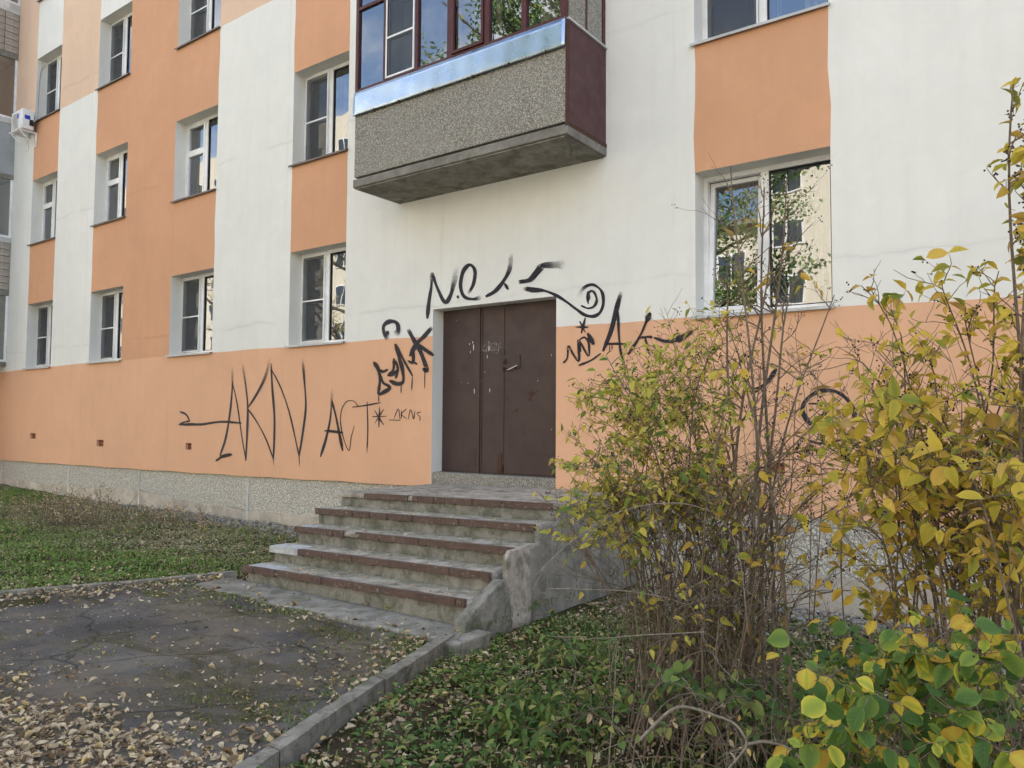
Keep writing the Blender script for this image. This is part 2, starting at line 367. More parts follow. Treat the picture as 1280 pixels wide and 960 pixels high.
def leafmat(name, stops, individual, edge=.10, spot=.25, trans=.35, rough=.5):
    n = NT(name); at = n.n.new('ShaderNodeAttribute'); at.attribute_name = 'lf'; u, v, r = n.sep(at.outputs['Color'])[:3]
    if individual:
        oi = n.n.new('ShaderNodeObjectInfo'); r = oi.outputs['Random']
    nz = n.noise(35, 4, .6)
    f = n.math('ADD', r, n.math('MULTIPLY', n.math('SUBTRACT', u, .4), edge)); f = n.math('ADD', f, n.math('MULTIPLY', n.math('SUBTRACT', nz, .5), .16))
    c = n.ramp(f, stops)
    vein = n.ramp(u, [(0, 1.0), (.07, 0.0)]); c = n.mix(n.math('MULTIPLY', vein, .22), c, (.40, .38, .14))
    sv = n.math('ABSOLUTE', n.math('SUBTRACT', n.math('FRACT', n.math('SUBTRACT', n.math('MULTIPLY', v, 6.5), n.math('MULTIPLY', u, 1.6))), .5))
    c = n.mix(n.math('MULTIPLY', n.ramp(sv, [(0, 1.0), (.10, 0.0)]), .16), c, (.40, .40, .15)); c = n.mix(.35, c, n.ramp(n.noise(60, 5, .7), [(.3, .55), (.7, 1.35)]), 'MULTIPLY')
    bl = n.ramp(n.math('ADD', u, n.math('MULTIPLY', n.noise(40, 4, .7), .9)), [(1.28, 0.0), (1.40, 1.0)]); c = n.mix(n.math('MULTIPLY', bl, .8), c, (.16, .08, .035))
    sp = n.ramp(n.noise(95, 3, .7), [(.62, 0.0), (.68, 1.0)]); c = n.mix(n.math('MULTIPLY', sp, spot), c, (.09, .05, .02))
    m = n.fin(c, rough+.08, spec=.22); n.bump(sv, .25, .001)
    tl = n.n.new('ShaderNodeBsdfTranslucent'); n.L(c, tl.inputs[0]); mx = n.n.new('ShaderNodeMixShader'); mx.inputs[0].default_value = trans
    n.L(n.b.outputs[0], mx.inputs[1]); n.L(tl.outputs[0], mx.inputs[2]); n.L(mx.outputs[0], n.out.inputs[0]); return m
YB = [(0, (.20, .25, .04)), (.16, (.42, .38, .05)), (.45, (.68, .53, .075)), (.8, (.72, .48, .10)), (1, (.46, .30, .11))]
YG = [(0, (.10, .18, .04)), (.15, (.26, .33, .06)), (.42, (.56, .52, .09)), (.8, (.70, .58, .12)), (1, (.50, .34, .12))]
GB = [(0, (.05, .12, .032)), (.34, (.09, .18, .04)), (.52, (.20, .29, .055)), (.74, (.36, .42, .055)), (.85, (.66, .56, .07)), (1, (.60, .38, .06))]
DL = [(0, (.17, .11, .065)), (.2, (.36, .27, .17)), (.45, (.54, .43, .29)), (.7, (.68, .58, .42)), (.9, (.70, .54, .24)), (1, (.72, .54, .10))]
GW = [(0, (.05, .11, .035)), (.4, (.10, .21, .06)), (.75, (.20, .30, .08)), (1, (.40, .40, .13))]
MS = [(0, (.06, .07, .018)), (.3, (.13, .16, .03)), (.55, (.22, .23, .05)), (.75, (.16, .12, .06)), (1, (.30, .24, .14))]
LW = [(0, (.12, .26, .04)), (.25, (.20, .33, .07)), (.45, (.24, .29, .11)), (.62, (.31, .28, .19)), (.8, (.40, .35, .25)), (1, (.56, .49, .36))]
for k, st, kw in (('yellow', YB, {}), ('mixed', YG, {}), ('green', GB, dict(edge=.20, spot=.3)), ('dry', DL, dict(trans=.15, rough=.7, spot=.35)), ('weed', GW, dict(spot=.1)), ('lawn', LW, dict(spot=.1, trans=.2)), ('moss', MS, dict(spot=.1, trans=.1))):
    M[k+'_leaf'] = leafmat(k+'_leaf', st, True, **kw); M[k+'_mass'] = leafmat(k+'_mass', st, False, **kw)
def bark(name, c0, c1):
    n = NT(name); c = n.mix(n.ramp(n.noise(30, 6, .7), [(.3, 0.0), (.7, 1.0)]), c0, c1); n.bump(n.noise(90, 4), .5, .004); return n.fin(c, .85, spec=.2)
M['bark'] = bark('bush_bark', (.11, .08, .06), (.27, .21, .155)); M['dry_bark'] = bark('dry_bark', (.14, .12, .095), (.36, .32, .26))
M['tree_bark'] = bark('tree_bark', (.06, .05, .04), (.15, .13, .11)); M['berry'] = NT('berry').fin((.02, .014, .018), .35)
def grassmat():
    n = NT('grass_blades'); at = n.n.new('ShaderNodeAttribute'); at.attribute_name = 'lf'; u, v, r = n.sep(at.outputs['Color'])[:3]
    c = n.ramp(r, [(0, (.05, .085, .02)), (.45, (.13, .22, .045)), (.75, (.22, .29, .08)), (.9, (.36, .32, .16)), (1, (.48, .42, .25))])
    return n.fin(c, .6, spec=.25)
M['grass'] = grassmat()
def yellow_brick():
    n = NT('yellow_brick'); br = n.n.new('ShaderNodeTexBrick'); mp = n.n.new('ShaderNodeMapping'); mp.inputs['Rotation'].default_value = (math.pi/2, 0, 0)
    n.L(n.obj(), mp.inputs[0]); n.L(mp.outputs[0], br.inputs[0]); br.inputs['Scale'].default_value = 3.5; br.inputs['Mortar Size'].default_value = .018
    br.inputs['Color1'].default_value = (.72, .67, .55, 1); br.inputs['Color2'].default_value = (.64, .59, .48, 1); br.inputs['Mortar'].default_value = (.52, .48, .40, 1)
    return n.fin(br.outputs[0], .9, spec=.1)
M['yellow_brick'] = yellow_brick()
M['tile'] = concrete('facing_tile', (.42, .37, .32), .05, 1.5, .1); M['dark_joint_hole'] = NT('joint_hole').fin((.06, .055, .05), .9)
M['cement'] = concrete('white_cement', (.62, .62, .60), .0, 1.0, .2); M['grey_panel'] = painted('grey_panel', (.33, .35, .36), .6)
M['dark_glass'] = NT('far_glass').fin((.05, .06, .07), .08, spec=.8)
M['yard'] = concrete('bounce_grey', (.34, .335, .325), .1, .5, .1); M['bounce_tan_ground'] = concrete('bounce_tan', (.42, .35, .23), .15, .8, .0)  # pale tones of the added bounce surfaces behind the camera
M['stone'] = concrete('rubble', (.36, .35, .33), .1, 6, .1)
M['brick_red'] = concrete('vent_brick', (.36, .12, .06), .0, 4, .0)

# ================================================================== THE BUILDING
B = empty('apartment_building', (0, 0, 0))
tag(B, 'apartment building with orange, white and peach plaster panels and black graffiti', 'building')
vents = []
for (px, py, wp, hp) in ((41, 545, 7, 7), (125, 554, 8.5, 8.5), (235.5, 558, 7.5, 8.5), (968, 585, 26, 14)):
    c = onY(px, py); a = onY(px-wp/2, py); b = onY(px+wp/2, py); t = onY(px, py-hp/2); u = onY(px, py+hp/2)
    vents.append((a[0], b[0], u[2], t[2]))
cols = [(c1l, c1r), (c2l, c2r), (c3l, c3r), (c4l, c4r)]
# further columns of windows past the frame, so that the wall goes on
wins = []     # x0,x1,z0,z1,style
for ci, (a, b) in enumerate(cols):
    wins.append([a, b, S1g, H1, ci, 1]); wins.append([a, b, S2, H2, ci, 2]); wins.append([a, b, S3, H3, ci, 3])
    if ci == 0: wins.append([a, b, S4, H4, ci, 4])
wins.append([wl, wr, S1g, H1, 9, 1]); wins.append([wl, wr, S2, H2, 9, 2])
holes = [(a, b, z0, z1) for a, b, z0, z1, _, _ in wins] + [(dl, dr, -.2, DOORTOP)] + vents
BALC = (-6.55, -4.75)   # door-window behind the balcony
holes.append((-6.3, -4.9, 4.55, 6.2))
XL, XR, Q0, P0 = -30.0, 9.0, 0.0, 1.945
xb = sorted(set([XL, XR, -19.6] + [h[0] for h in holes] + [h[1] for h in holes]))
zb = sorted(set([Q0, P0, S1g, TOP, 5.5] + [h[2] for h in holes if h[2] > 0] + [h[3] for h in holes] + [S3]))
def subdiv(bs, st):
    out = []
    for a, b in zip(bs, bs[1:]):
        k = max(1, int(math.ceil((b-a)/st))); out += [a+(b-a)*i/k for i in range(k)]
    return out+[bs[-1]]
xs, zs = subdiv(xb, .45), subdiv(zb, .45)
def color_of(x, z):
    if z < P0: return 2
    c = lambda q: cols[q][0] < x < cols[q][1]
    if c(0): return 1 if z < S3 else 0
    if c(1): return 1 if z < H3-.5 else 0
    if c2r < x < c3r: return 1
    if c(3): return 1
    if wl < x < wr: return 1 if z > H1-.1 else 0
    return 3 if z > S3 and x < -7.9 else 0
def warp(x, z, key_edge):
    """real position of a grid vertex"""
    if abs(z-P0) < 1e-6: z = Pz(x)
    elif abs(z-S1g) < 1e-6: z = S1(x)
    elif abs(z-Q0) < 1e-6: z = Qz(x)
    if not key_edge:
        x += .009*math.sin(x*3.1+z*5.3)+.006*math.sin(z*11.7+x*7); z += .006*math.sin(x*4.3+1.3*z)
    return (x, 0.0, z)
edgex = {}; 
def on_hole(x, z):
    for (a, b, c, d) in holes:
        if a-1e-6 <= x <= b+1e-6 and c-1e-6 <= z <= d+1e-6: return True
    return False
wall = MB(); vid = {}
def gv(i, j, dy=0.0):
    k = (i, j, dy)
    if k not in vid:
        p = warp(xs[i], zs[j], on_hole(xs[i], zs[j])); vid[k] = len(wall.v); wall.v.append((p[0], dy, p[2]))
    return vid[k]
def inhole(x, z): return any(a < x < b and c < z < d for a, b, c, d in holes)
nx, nz = len(xs), len(zs)
HC = [[inhole((xs[i]+xs[i+1])/2, (zs[j]+zs[j+1])/2) for j in range(nz-1)] for i in range(nx-1)]
for i in range(nx-1):
    for j in range(nz-1):
        cx, cz = (xs[i]+xs[i+1])/2, (zs[j]+zs[j+1])/2
        if HC[i][j]: continue
        wall.f.append((gv(i, j), gv(i+1, j), gv(i+1, j+1), gv(i, j+1))); wall.m.append(color_of(cx, cz))
        isdoor = dl-.1 < cx < dr+.1 and cz < .22
        D = .30
        isvent = cz < 1.0 and not (dl-.5 < cx < dr+.5)
        rm = 2 if (isdoor or isvent) else 4
        for (di, dj, a, b) in ((-1, 0, (i, j+1), (i, j)), (1, 0, (i+1, j), (i+1, j+1)), (0, -1, (i, j), (i+1, j)), (0, 1, (i+1, j+1), (i, j+1))):
            ii, jj = i+di, j+dj
            if 0 <= ii < nx-1 and 0 <= jj < nz-1 and HC[ii][jj]:
                wall.f.append((gv(*a), gv(*a, D), gv(*b, D), gv(*b)) if True else None); wall.m.append(rm)
    if not (HC[i][0]):
        wall.f.append((gv(i, 0), gv(i, 0, .05), gv(i+1, 0, .05), gv(i+1, 0))); wall.m.append(2)
wall_o = wall.build('wall', [M['white_plaster'], M['orange_plaster'], M['base_orange'], M['peach_plaster'], M['reveal']], B)
# solid mass: side walls, rear wall, floors, roof
mass = MB()
DEP = 12.0
mass.box(XL, XR, DEP-.3, DEP, -1, TOP, 0); mass.box(XL, XL+.3, .02, DEP-.302, -1, TOP-.002, 0); mass.box(XR-.3, XR, .02, DEP-.302, -1, TOP-.002, 0)
mass.box(XL-.3, XR+.3, -.45, DEP+.3, TOP+.002, TOP+.3, 0)
mass.build('rear_wall', M['white_plaster'], B)
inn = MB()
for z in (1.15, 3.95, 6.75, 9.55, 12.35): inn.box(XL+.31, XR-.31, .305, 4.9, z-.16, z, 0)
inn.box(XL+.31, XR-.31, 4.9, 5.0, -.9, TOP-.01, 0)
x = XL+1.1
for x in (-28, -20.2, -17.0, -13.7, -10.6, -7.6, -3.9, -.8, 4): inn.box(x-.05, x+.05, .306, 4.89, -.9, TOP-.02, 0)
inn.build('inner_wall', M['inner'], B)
# plinth
JX = [-30, -26.4, -23.1, -19.9, -16.58, -13.81, -10.52, -7.35, -4.1, -1.25, 1.9, 5.0, 9.0]
low = [(-30, -.52), (-16, -.50), (-13.8, -.44), (-12.4, -.52), (-10.6, -.56), (-8.4, -.52), (-1.5, -.52), (9, -.55)]
lz = lambda x: float(np.interp(x, [a for a, _ in low], [b for _, b in low])) + .012*math.sin(x*5)+.01*math.sin(x*13.0)
for a, b in zip(JX, JX[1:]):
    g = .022; top = [(x, Qz(x)-.004) for x in np.linspace(a+g, b-g, 9)]; bot = [(x, lz(x)) for x in np.linspace(b-g, a+g, 9)]
    m = MB(); m.prism(bot[::-1]+top[::-1], 1, .035, .30); m.build('plinth_panel', M['pebble_light'], B)
for x in JX[1:-1]:
    jm = MB(); jm.box(x-.026, x+.026, .024, .2, -1.0, Qz(x)-.01); jm.build('plinth_joint', M['cement'], B)
rb = MB(); xsr = np.linspace(-30, 9, 160)
rb.prism([(x, -1.3) for x in xsr]+[(x, lz(x)+.004+.006*math.sin(x*21)) for x in xsr[::-1]], 1, .026, .32); rb.build('render_band', M['render_band'], B)
# vents
for (a, b, c, d) in vents:
    v = MB(); v.box(a, b, .045, .10, c, d); fr = v.build('vent', M['brick_red'], B)
    k = MB(); nxv = 3 if b-a < .3 else 6
    for i in range(nxv):
        for j in range(2 if nxv == 3 else 3):
            nj = 2 if nxv == 3 else 3
            x0 = a+(b-a)*(i+.22)/nxv; x1 = a+(b-a)*(i+.78)/nxv; z0 = c+(d-c)*(j+.25)/nj; z1 = c+(d-c)*(j+.75)/nj
            k.box(x0, x1, .0435, .05, z0, z1)
    k.build('vent_hole_shade', M['dark_joint_hole'], fr)  # thin dark plates paint the shade inside the vent openings

# ------------------------------------------------------------------ windows
def window(x0, x1, z0, z1, style, y=.215, sill='brown'):
    f = MB(); e = .05; w = x1-x0
    mull = x0 + w*.485
    f.box(x0, x0+e, y, y+.07, z0, z1); f.box(x1-e, x1, y, y+.07, z0, z1); f.box(x0+e, x1-e, y, y+.07, z0, z0+e+.01); f.box(x0+e, x1-e, y, y+.07, z1-e, z1)
    f.box(mull-.04, mull+.04, y+.002, y+.068, z0+e+.01, z1-e)
    W = f.build('window', M['pvc'], B, bevel=.004)
    # metal drip sill
    pr = .045; mt = M['sill_grey'] if sill == 'grey' else M['sill_brown']
    s = MB(); s.prism([(-pr, z0-.012), (y+.002, z0+.012), (y+.002, z0+.016), (-pr, z0-.006)], 0, x0-.035, x1+.02)
    s.box(x0-.035, x1+.02, -pr-.004, -pr-.001, z0-.034, z0-.006); s.build('window_sill', mt, W)
    # left sash
    a, b, c, d = x0+e, mull-.04, z0+e+.01, z1-e; t = .045
    sf = MB()
    sf.box(a, a+t, y-.008, y+.055, c, d); sf.box(b-t, b, y-.008, y+.055, c, d); sf.box(a+t, b-t, y-.007, y+.055, c, c+t); sf.box(a+t, b-t, y-.007, y+.055, d-t, d)
    if style == 'vent': zz = c+(d-c)*.62; sf.box(a+t, b-t, y-.0075, y+.054, zz-.055, zz+.055)
    if style == 'tilt':
        # top-hung gap: sash leans into the room
        ang = math.radians(3.6)
        for lst in (sf.v,):
            for i, p in enumerate(lst):
                h = p[2]-c; lst[i] = (p[0], p[1]+h*math.sin(ang)+.0, c+h*math.cos(ang))
    so_ = sf.build('sash_frame', M['grey_pvc'] if style == 'grey' else M['pvc'], W, bevel=.004)
    g = MB()
    if style == 'tilt': g.quad((a+t, y+.03+t*.063, c+t), (b-t, y+.03+t*.063, c+t), (b-t, y+.03+(d-c-t)*.063, d-t), (a+t, y+.03+(d-c-t)*.063, d-t))
    else: g.quad((a+t, y+.03, c+t), (b-t, y+.03, c+t), (b-t, y+.03, d-t), (a+t, y+.03, d-t))
    g.build('pane', M['glass'], W)
    g = MB(); g.quad((mull+.04, y+.036, c), (x1-e, y+.036, c), (x1-e, y+.036, d), (mull+.04, y+.036, d)); g.build('pane', M['glass'], W)
    bd = MB(); a2, b2 = mull+.04, x1-e
    for q in ((a2, a2+.012, c, d), (b2-.012, b2, c, d), (a2+.012, b2-.012, c, c+.012), (a2+.012, b2-.012, d-.012, d)): bd.box(q[0], q[1], y+.02, y+.034, q[2], q[3])
    bd.build('glazing_bead', M['black_rubber'], W)
    if style in ('screen', 'grey'):
        q = MB(); q.quad((a+.01, y-.016, c+.01), (b-.01, y-.016, c+.01), (b-.01, y-.016, d-.01), (a+.01, y-.016, d-.01)); q.build('insect_screen', M['screen'], W)
        q = MB(); r = .016; zz = (c+d)/2-.03; yy0, yy1 = y-.026, y-.010
        q.box(a, a+r, yy0, yy1, c, d); q.box(b-r, b, yy0, yy1, c, d); q.box(a+r, b-r, yy0, yy1, c, c+r); q.box(a+r, b-r, yy0, yy1, d-r, d); q.box(a+r, b-r, yy0+.001, yy1, zz-.011, zz+.011)
        q.build('screen_frame', M['pvc'], W)
    def curtain(u0, u1, mat, yy, amp=.03, n=26):
        V = []; Fq = []
        for i in range(n+1):
            xx = u0+(u1-u0)*i/n; o = amp*math.sin(i*1.35+u0*7)+.012*math.sin(i*3.1)
            V += [(xx, yy+o, z0-.1), (xx+.01*math.sin(i), yy+o*.8, z1+.05)]
            if i: Fq.append((2*i-2, 2*i, 2*i+1, 2*i-1))
        me = bpy.data.meshes.new('curtain'); me.from_pydata(V, [], Fq); link('curtain', me, mat, W)
    if style == 'tilt':
        curtain(mull-.36, mull+.02, M['brown_cloth'], y+.14, n=18); curtain(mull+.10, x1, M['net'], y+.45)
    elif style == 'vent': curtain(x0+.05, mull, M['net'], y+.22)
    elif random.random() < .8:
        curtain(mull-.20, mull+.12, M['grey_cloth'], y+.22, n=10); curtain(x0+w*.75, x1+.1, M['net'], y+.26, n=12)
    return W
for (a, b, z0, z1, ci, row) in wins:
    st = 'screen'
    if (ci, row) in ((2, 2), (1, 2), (0, 2)): st = 'vent'
    if (ci, row) == (9, 1): st = 'tilt'
    if (ci, row) == (9, 2): st = 'grey'
    zz = S1((a+b)/2)+.002 if row == 1 else z0
    window(a, b, zz, z1, st, sill='grey' if (row == 1 or ci == 9) else 'brown')

# ------------------------------------------------------------------ door
DY = .20
dx = lambda px, py=480: onY(px, py, DY)[0]
xa, xm0, xm1, xh, xe = dl+.005, dx(597), dx(601), dx(631.5), dr-.005
zd0, zd1 = .215, DOORTOP-.002
D = MB()
D.box(xa, xm0, DY, DY+.05, zd0, zd1)
door = D.build('entrance_door', M['door_paint'], B, bevel=.003)
q = MB(); q.box(xm1+.004, xe, DY-.012, DY+.045, zd0, zd1); q.build('door_leaf', M['door_paint'], door, bevel=.003)
q = MB(); q.box(xm0+.001, xm1+.003, DY-.03, DY+.04, zd0, zd1)
q.box(xm1+.012, xm1+.030, DY-.022, DY-.013, zd0+.05, zd1-.01); q.build('door_astragal', M['door_paint'], door, bevel=.003)
q = MB(); q.box(xh-.035, xh-.006, DY-.020, DY-.0125, zd0, zd1-.01); q.build('lock_strip', M['door_paint'], door, bevel=.002)
q = MB(); q.box(xa+.01, xm0-.02, DY-.006, DY-.0005, zd0+.01, zd0+.30); q.build('kick_plate', M['door_paint'], door, bevel=.002)
q = MB(); q.box(xm1+.04, xh-.045, DY-.018, DY-.0125, zd0+.01, zd0+.255); q.box(xh+.005, xe-.01, DY-.022, DY-.0125, zd0+.02, zd0+.245); q.build('kick_plate', M['door_paint'], door, bevel=.002)
def dz(px, py): return onY(px, py, DY)
p0 = dz(629, 445); p1 = dz(652, 462)
q = MB(); q.box(p0[0]+.02, dz(651, 450)[0], DY-.022, DY-.013, p1[2]+.02, p0[2]); q.build('lock_plate', M['door_paint'], door, bevel=.002)
h0 = dz(637, 463); h1 = dz(650, 457)
q = MB(); q.tube([(h0[0], DY-.013, h0[2]), (h0[0], DY-.05, h0[2]), (h0[0]+.03, DY-.055, h0[2]+.005), (h1[0], DY-.055, h1[2])], .011, .009, 8)
q.build('handle', M['steel'], door, smooth=True)
for (px, py, s) in ((632, 452, .03), (631, 461, .022), (628, 585, .04)):
    p = dz(px, py); q = MB(); q.box(p[0]-s*.6, p[0]+s*.6, DY-.045, DY-.014, p[2]-s, p[2]+s); q.build('padlock_hasp', M['rust'], door, bevel=.004)
p = dz(626, 572); q = MB(); q.box(p[0]-.03, p[0]+.03, DY-.030, DY-.013, zd0+.005, p[2]+.05); q.build('bolt_bracket', M['rust'], door, bevel=.004)
p = dz(640, 381); q = MB(); q.box(p[0]-.06, p[0]+.07, DY-.028, DY-.013, p[2]-.02, p[2]+.015); q.build('closer_bracket', M['door_paint'], door, bevel=.003)
for (px, py, r) in ((664, 493, .030), (663, 499, .02), (668, 491, .014), (634, 499, .016), (634, 486, .011), (646, 513, .017), (641, 515, .008), (673, 489, .01), (655, 541, .010), (632, 476, .008)):
    p = dz(px, py); r *= 1.35; q = MB(); k = 9
    q.prism([(p[0]+r*(1+.35*math.sin(i*2.3+px))*math.cos(i*6.283/k), p[2]+r*(.8+.3*math.sin(i*3.1+py))*math.sin(i*6.283/k)) for i in range(k)], 1, DY-.0155, DY-.0118)
    q.build('rust_hole', M['rust'], door)
rs = random.Random(5)
ch = MB()
for (px, py, w_, h_) in ((612, 436, 1.2, 7), (610, 446, .8, 5), (613, 488, 1, 5), (594, 575, .8, 3), (589, 567, .5, 2), (612, 428, .6, 2), (596, 468, .5, 1), (607, 465, .6, 1.5), (588, 440, .5, 3), (592, 434, 1.0, 9), (593, 489, 1, 7), (591, 428, .8, 3), (603, 463, .8, 1.6), (690, 444, .6, 3), (690, 537, .5, 2), (673, 572, .4, 3), (587, 430, .7, 2.5), (585, 479, .5, 1.2), (577, 478, .4, 1), (571, 401, 1.2, .4), (603, 476, .8, 2.4), (673, 476, .5, 1.5)):
    a = dz(px-w_/2, py); b = dz(px+w_/2, py); c = dz(px, py-h_/2)[2]; d = dz(px, py+h_/2)[2]
    yy = DY-.032 if 597 < px < 601 else (DY-.0145 if px > 600 else DY-.0025)
    k = 7; ch.prism([((a[0]+b[0])/2+(b[0]-a[0])/2*(1+.3*rs.random())*math.cos(i*6.283/k), (c+d)/2+(c-d)/2*(.8+.3*rs.random())*math.sin(i*6.283/k)) for i in range(k)], 1, yy, yy+.004)
ch.build('paint_chip', M['cement'], door)
q = MB(); q.box(dl+.003, dr-.003, .018, .34, .02, .212); q.build('door_threshold', M['pebble_grey'], B, bevel=.008)

# ------------------------------------------------------------------ graffiti
def crom(P, n=6):
    P = [np.array(p, float) for p in P]; Q = [2*P[0]-P[1]]+P+[2*P[-1]-P[-2]]; out = []
    for i in range(1, len(Q)-2):
        for k in range(n):
            t = k/n; a, b, c, d = Q[i-1:i+3]
            out.append(.5*((2*b)+(-a+c)*t+(2*a-5*b+4*c-d)*t*t+(-a+3*b-3*c+d)*t**3))
    out.append(P[-1]); return np.array(out)
def strokes(name, items, origin, sc, y, mat, label, parent, step=.00025, wk=1.0):
    """items: (points, width px, fade_start, fade_end, soft)"""
    V = []; Fq = []; AL = []; layer = 0
    for it in items:
        pts, wd = it[0], it[1]; f0, f1, soft = (it[2:]+(0, 0, .45))[:3] if len(it) > 2 else (0, 0, .45)
        P = crom([(origin[0]+a/sc, origin[1]+b/sc) for a, b in pts])
        T = np.gradient(P, axis=0); T /= np.linalg.norm(T, axis=1)[:, None]+1e-9; N = np.stack([-T[:, 1], T[:, 0]], 1)
        # a little reach at both ends
        P = np.vstack([P[0]-T[0]*wd*.35, P, P[-1]+T[-1]*wd*.35]); N = np.vstack([N[0], N, N[-1]]); n = len(P)
        s = np.linspace(0, 1, n); base = len(V)
        for i in range(n):
            al = 1.0; ww = wd
            if f0 and s[i] < f0: al *= .12+.88*(s[i]/f0); ww *= 1+.7*(1-s[i]/f0)
            if f1 and s[i] > 1-f1: al *= .12+.88*((1-s[i])/f1); ww *= 1+.7*(1-(1-s[i])/f1)
            if i in (0, n-1): al *= 0
            ww *= min(1.0, .35+min(i, n-1-i)*.22)*(.9+.2*math.sin(i*.31+layer*3)*math.sin(i*.17)); ww *= .92+.14*math.sin(i*.55+layer*2)*math.sin(i*.21+1); al *= .93+.10*math.sin(i*.37+layer)
            for k, (u, a) in enumerate(((-2.1, 0), (-1, .24), (-(1-soft), .85), (0, 1), (1-soft, .85), (1, .24), (2.1, 0))):
                q = P[i]+N[i]*u*ww*.80*wk; w3 = onY(q[0], q[1], y-layer*step); V.append(tuple(w3)); AL.append((a*al,)*3)
            if i:
                for k in range(6):
                    b = base+(i-1)*7+k; Fq.append((b, b+1, b+8, b+7))
        layer += 1
    me = np_mesh(name, np.array(V), np.array(Fq), {'al': np.array(AL)}); o = link(name, me, mat, parent); o['label'] = label; return o
A_ = (210, 430)
strokes('graffiti', [
    ([(55, 318), (85, 332), (102, 362)], 2.2, .2), ([(102, 362), (75, 368), (52, 380)], 3.4), ([(55, 380), (110, 378), (160, 378), (250, 366), (345, 372)], 3.8),
    ([(300, 95), (303, 190), (292, 320), (272, 440), (245, 525)], 2.5, .35), ([(303, 180), (325, 280), (345, 420), (366, 548)], 1.8),
    ([(225, 550), (240, 540), (252, 530)], 4.0), ([(245, 532), (275, 524), (300, 520)], 4.6),
    ([(350, 90), (366, 200), (375, 300), (372, 420), (366, 548)], 2.4, .35), ([(482, 60), (455, 160), (415, 240), (376, 300)], 2.6, .5),
    ([(376, 305), (420, 370), (462, 450), (495, 540)], 2.3), ([(485, 90), (490, 200), (500, 330), (500, 440), (495, 545)], 2.4, .1),
    ([(487, 120), (530, 205), (570, 320), (600, 450), (616, 525)], 2.3), ([(616, 530), (632, 430), (648, 300), (642, 180), (632, 65)], 2.2, 0, .25), ([(616, 520), (619, 580)], .8, 0, .5), ([(495, 540), (498, 570)], .8)],
    A_, 3.765, -.0020, M['spray'], 'tall thin black spray-painted letters AKN with an arrow line', B, wk=.74)
strokes('graffiti', [
    ([(718, 530), (745, 440), (765, 340), (773, 205)], 2.6, 0, .35), ([(772, 270), (790, 340), (806, 420), (822, 502)], 3.6), ([(738, 408), (780, 412), (822, 417)], 3.6),
    ([(895, 292), (872, 268), (840, 272), (817, 310), (812, 370), (825, 440), (851, 502), (862, 440), (877, 385)], 1.4), ([(868, 297), (930, 289), (1000, 276)], 2.0), ([(937, 272), (940, 400), (936, 515)], 1.6, 0, .3)],
    A_, 3.765, -.0020, M['spray'], 'black spray-painted letters ACT', B, wk=.8)
strokes('graffiti', [
    ([(996, 298), (992, 392)], 1.5), ([(962, 342), (1028, 340)], 1.5), ([(972, 312), (1014, 380)], 1.5), ([(1014, 308), (974, 372)], 1.5),
    ([(1040, 357), (1092, 359)], 1.0), ([(1062, 352), (1084, 306), (1092, 356)], 1.0), ([(1099, 312), (1098, 350)], 1.0), ([(1122, 305), (1099, 330), (1124, 352)], 1.0), ([(1130, 356), (1142, 310), (1156, 352), (1162, 315)], 1.0),
    ([(1190, 320), (1172, 326), (1186, 345), (1184, 362)], 1.0)], A_, 3.765, -.0020, M['spray'], 'asterisk and small thin letters AKN', B)
B_ = (440, 300)
strokes('graffiti', [
    ([(125, 698), (148, 735), (160, 790), (150, 880)], 4.2), ([(160, 770), (178, 815), (215, 845), (155, 885)], 4.0), ([(150, 735), (175, 752), (205, 740)], 3.0),
    ([(240, 678), (236, 740), (205, 775)], 3.8), ([(205, 772), (228, 770), (256, 745)], 3.4), ([(250, 690), (262, 740), (250, 790)], 3.4),
    ([(215, 803), (258, 822), (292, 808), (288, 740), (268, 670), (245, 596)], 4.2), ([(248, 596), (292, 680), (345, 775)], 3.8), ([(320, 690), (345, 700), (352, 660), (345, 625)], 3.2), ([(345, 625), (352, 690), (372, 710)], 3.0),
    ([(320, 510), (350, 565), (392, 640), (427, 742), (405, 735)], 3.8, .1), ([(457, 498), (410, 552), (370, 592), (330, 662)], 4.2, .12), ([(372, 592), (420, 628), (466, 660)], 3.8),
    ([(212, 560), (187, 542), (180, 492), (215, 465), (255, 474), (264, 515), (246, 545)], 3.8, .2, .2), ([(205, 540), (200, 520)], 4.0, .2, .2),
    ([(345, 780), (340, 862)], .9, 0, .3), ([(415, 750), (415, 852)], .9, 0, .3), ([(280, 822), (280, 875)], .9, 0, .3), ([(151, 885), (152, 925)], .9, 0, .3)],
    B_, 4.571, -.0022, M['spray'], 'thick slanting black scrawl with drips beside the door', B, wk=1.0)
strokes('graffiti', [
    ([(430, 448), (440, 350), (453, 265), (456, 185)], 2.8, 0, .3), ([(456, 185), (490, 280), (530, 354), (562, 318), (585, 230), (604, 135)], 3.2, .1, .4), ([(600, 326), (610, 325)], 4.0),
    ([(738, 328), (690, 338), (640, 322), (620, 260), (635, 180), (672, 142), (702, 175), (694, 250), (664, 308)], 3.0, .1, .1),
    ([(765, 323), (820, 290), (868, 230), (900, 165), (910, 70)], 3.2, 0, .35), ([(872, 248), (892, 282)], 4.0), ([(1090, 140), (1055, 185), (1015, 228), (955, 240)], 4.4, .25, .1), ([(1220, 140), (1160, 142), (1080, 145)], 6.0, .9)],
    B_, 4.571, -.0022, M['spray'], 'black spray letters N.e on the white wall above the door', B, wk=1.08)
C_ = (660, 300)
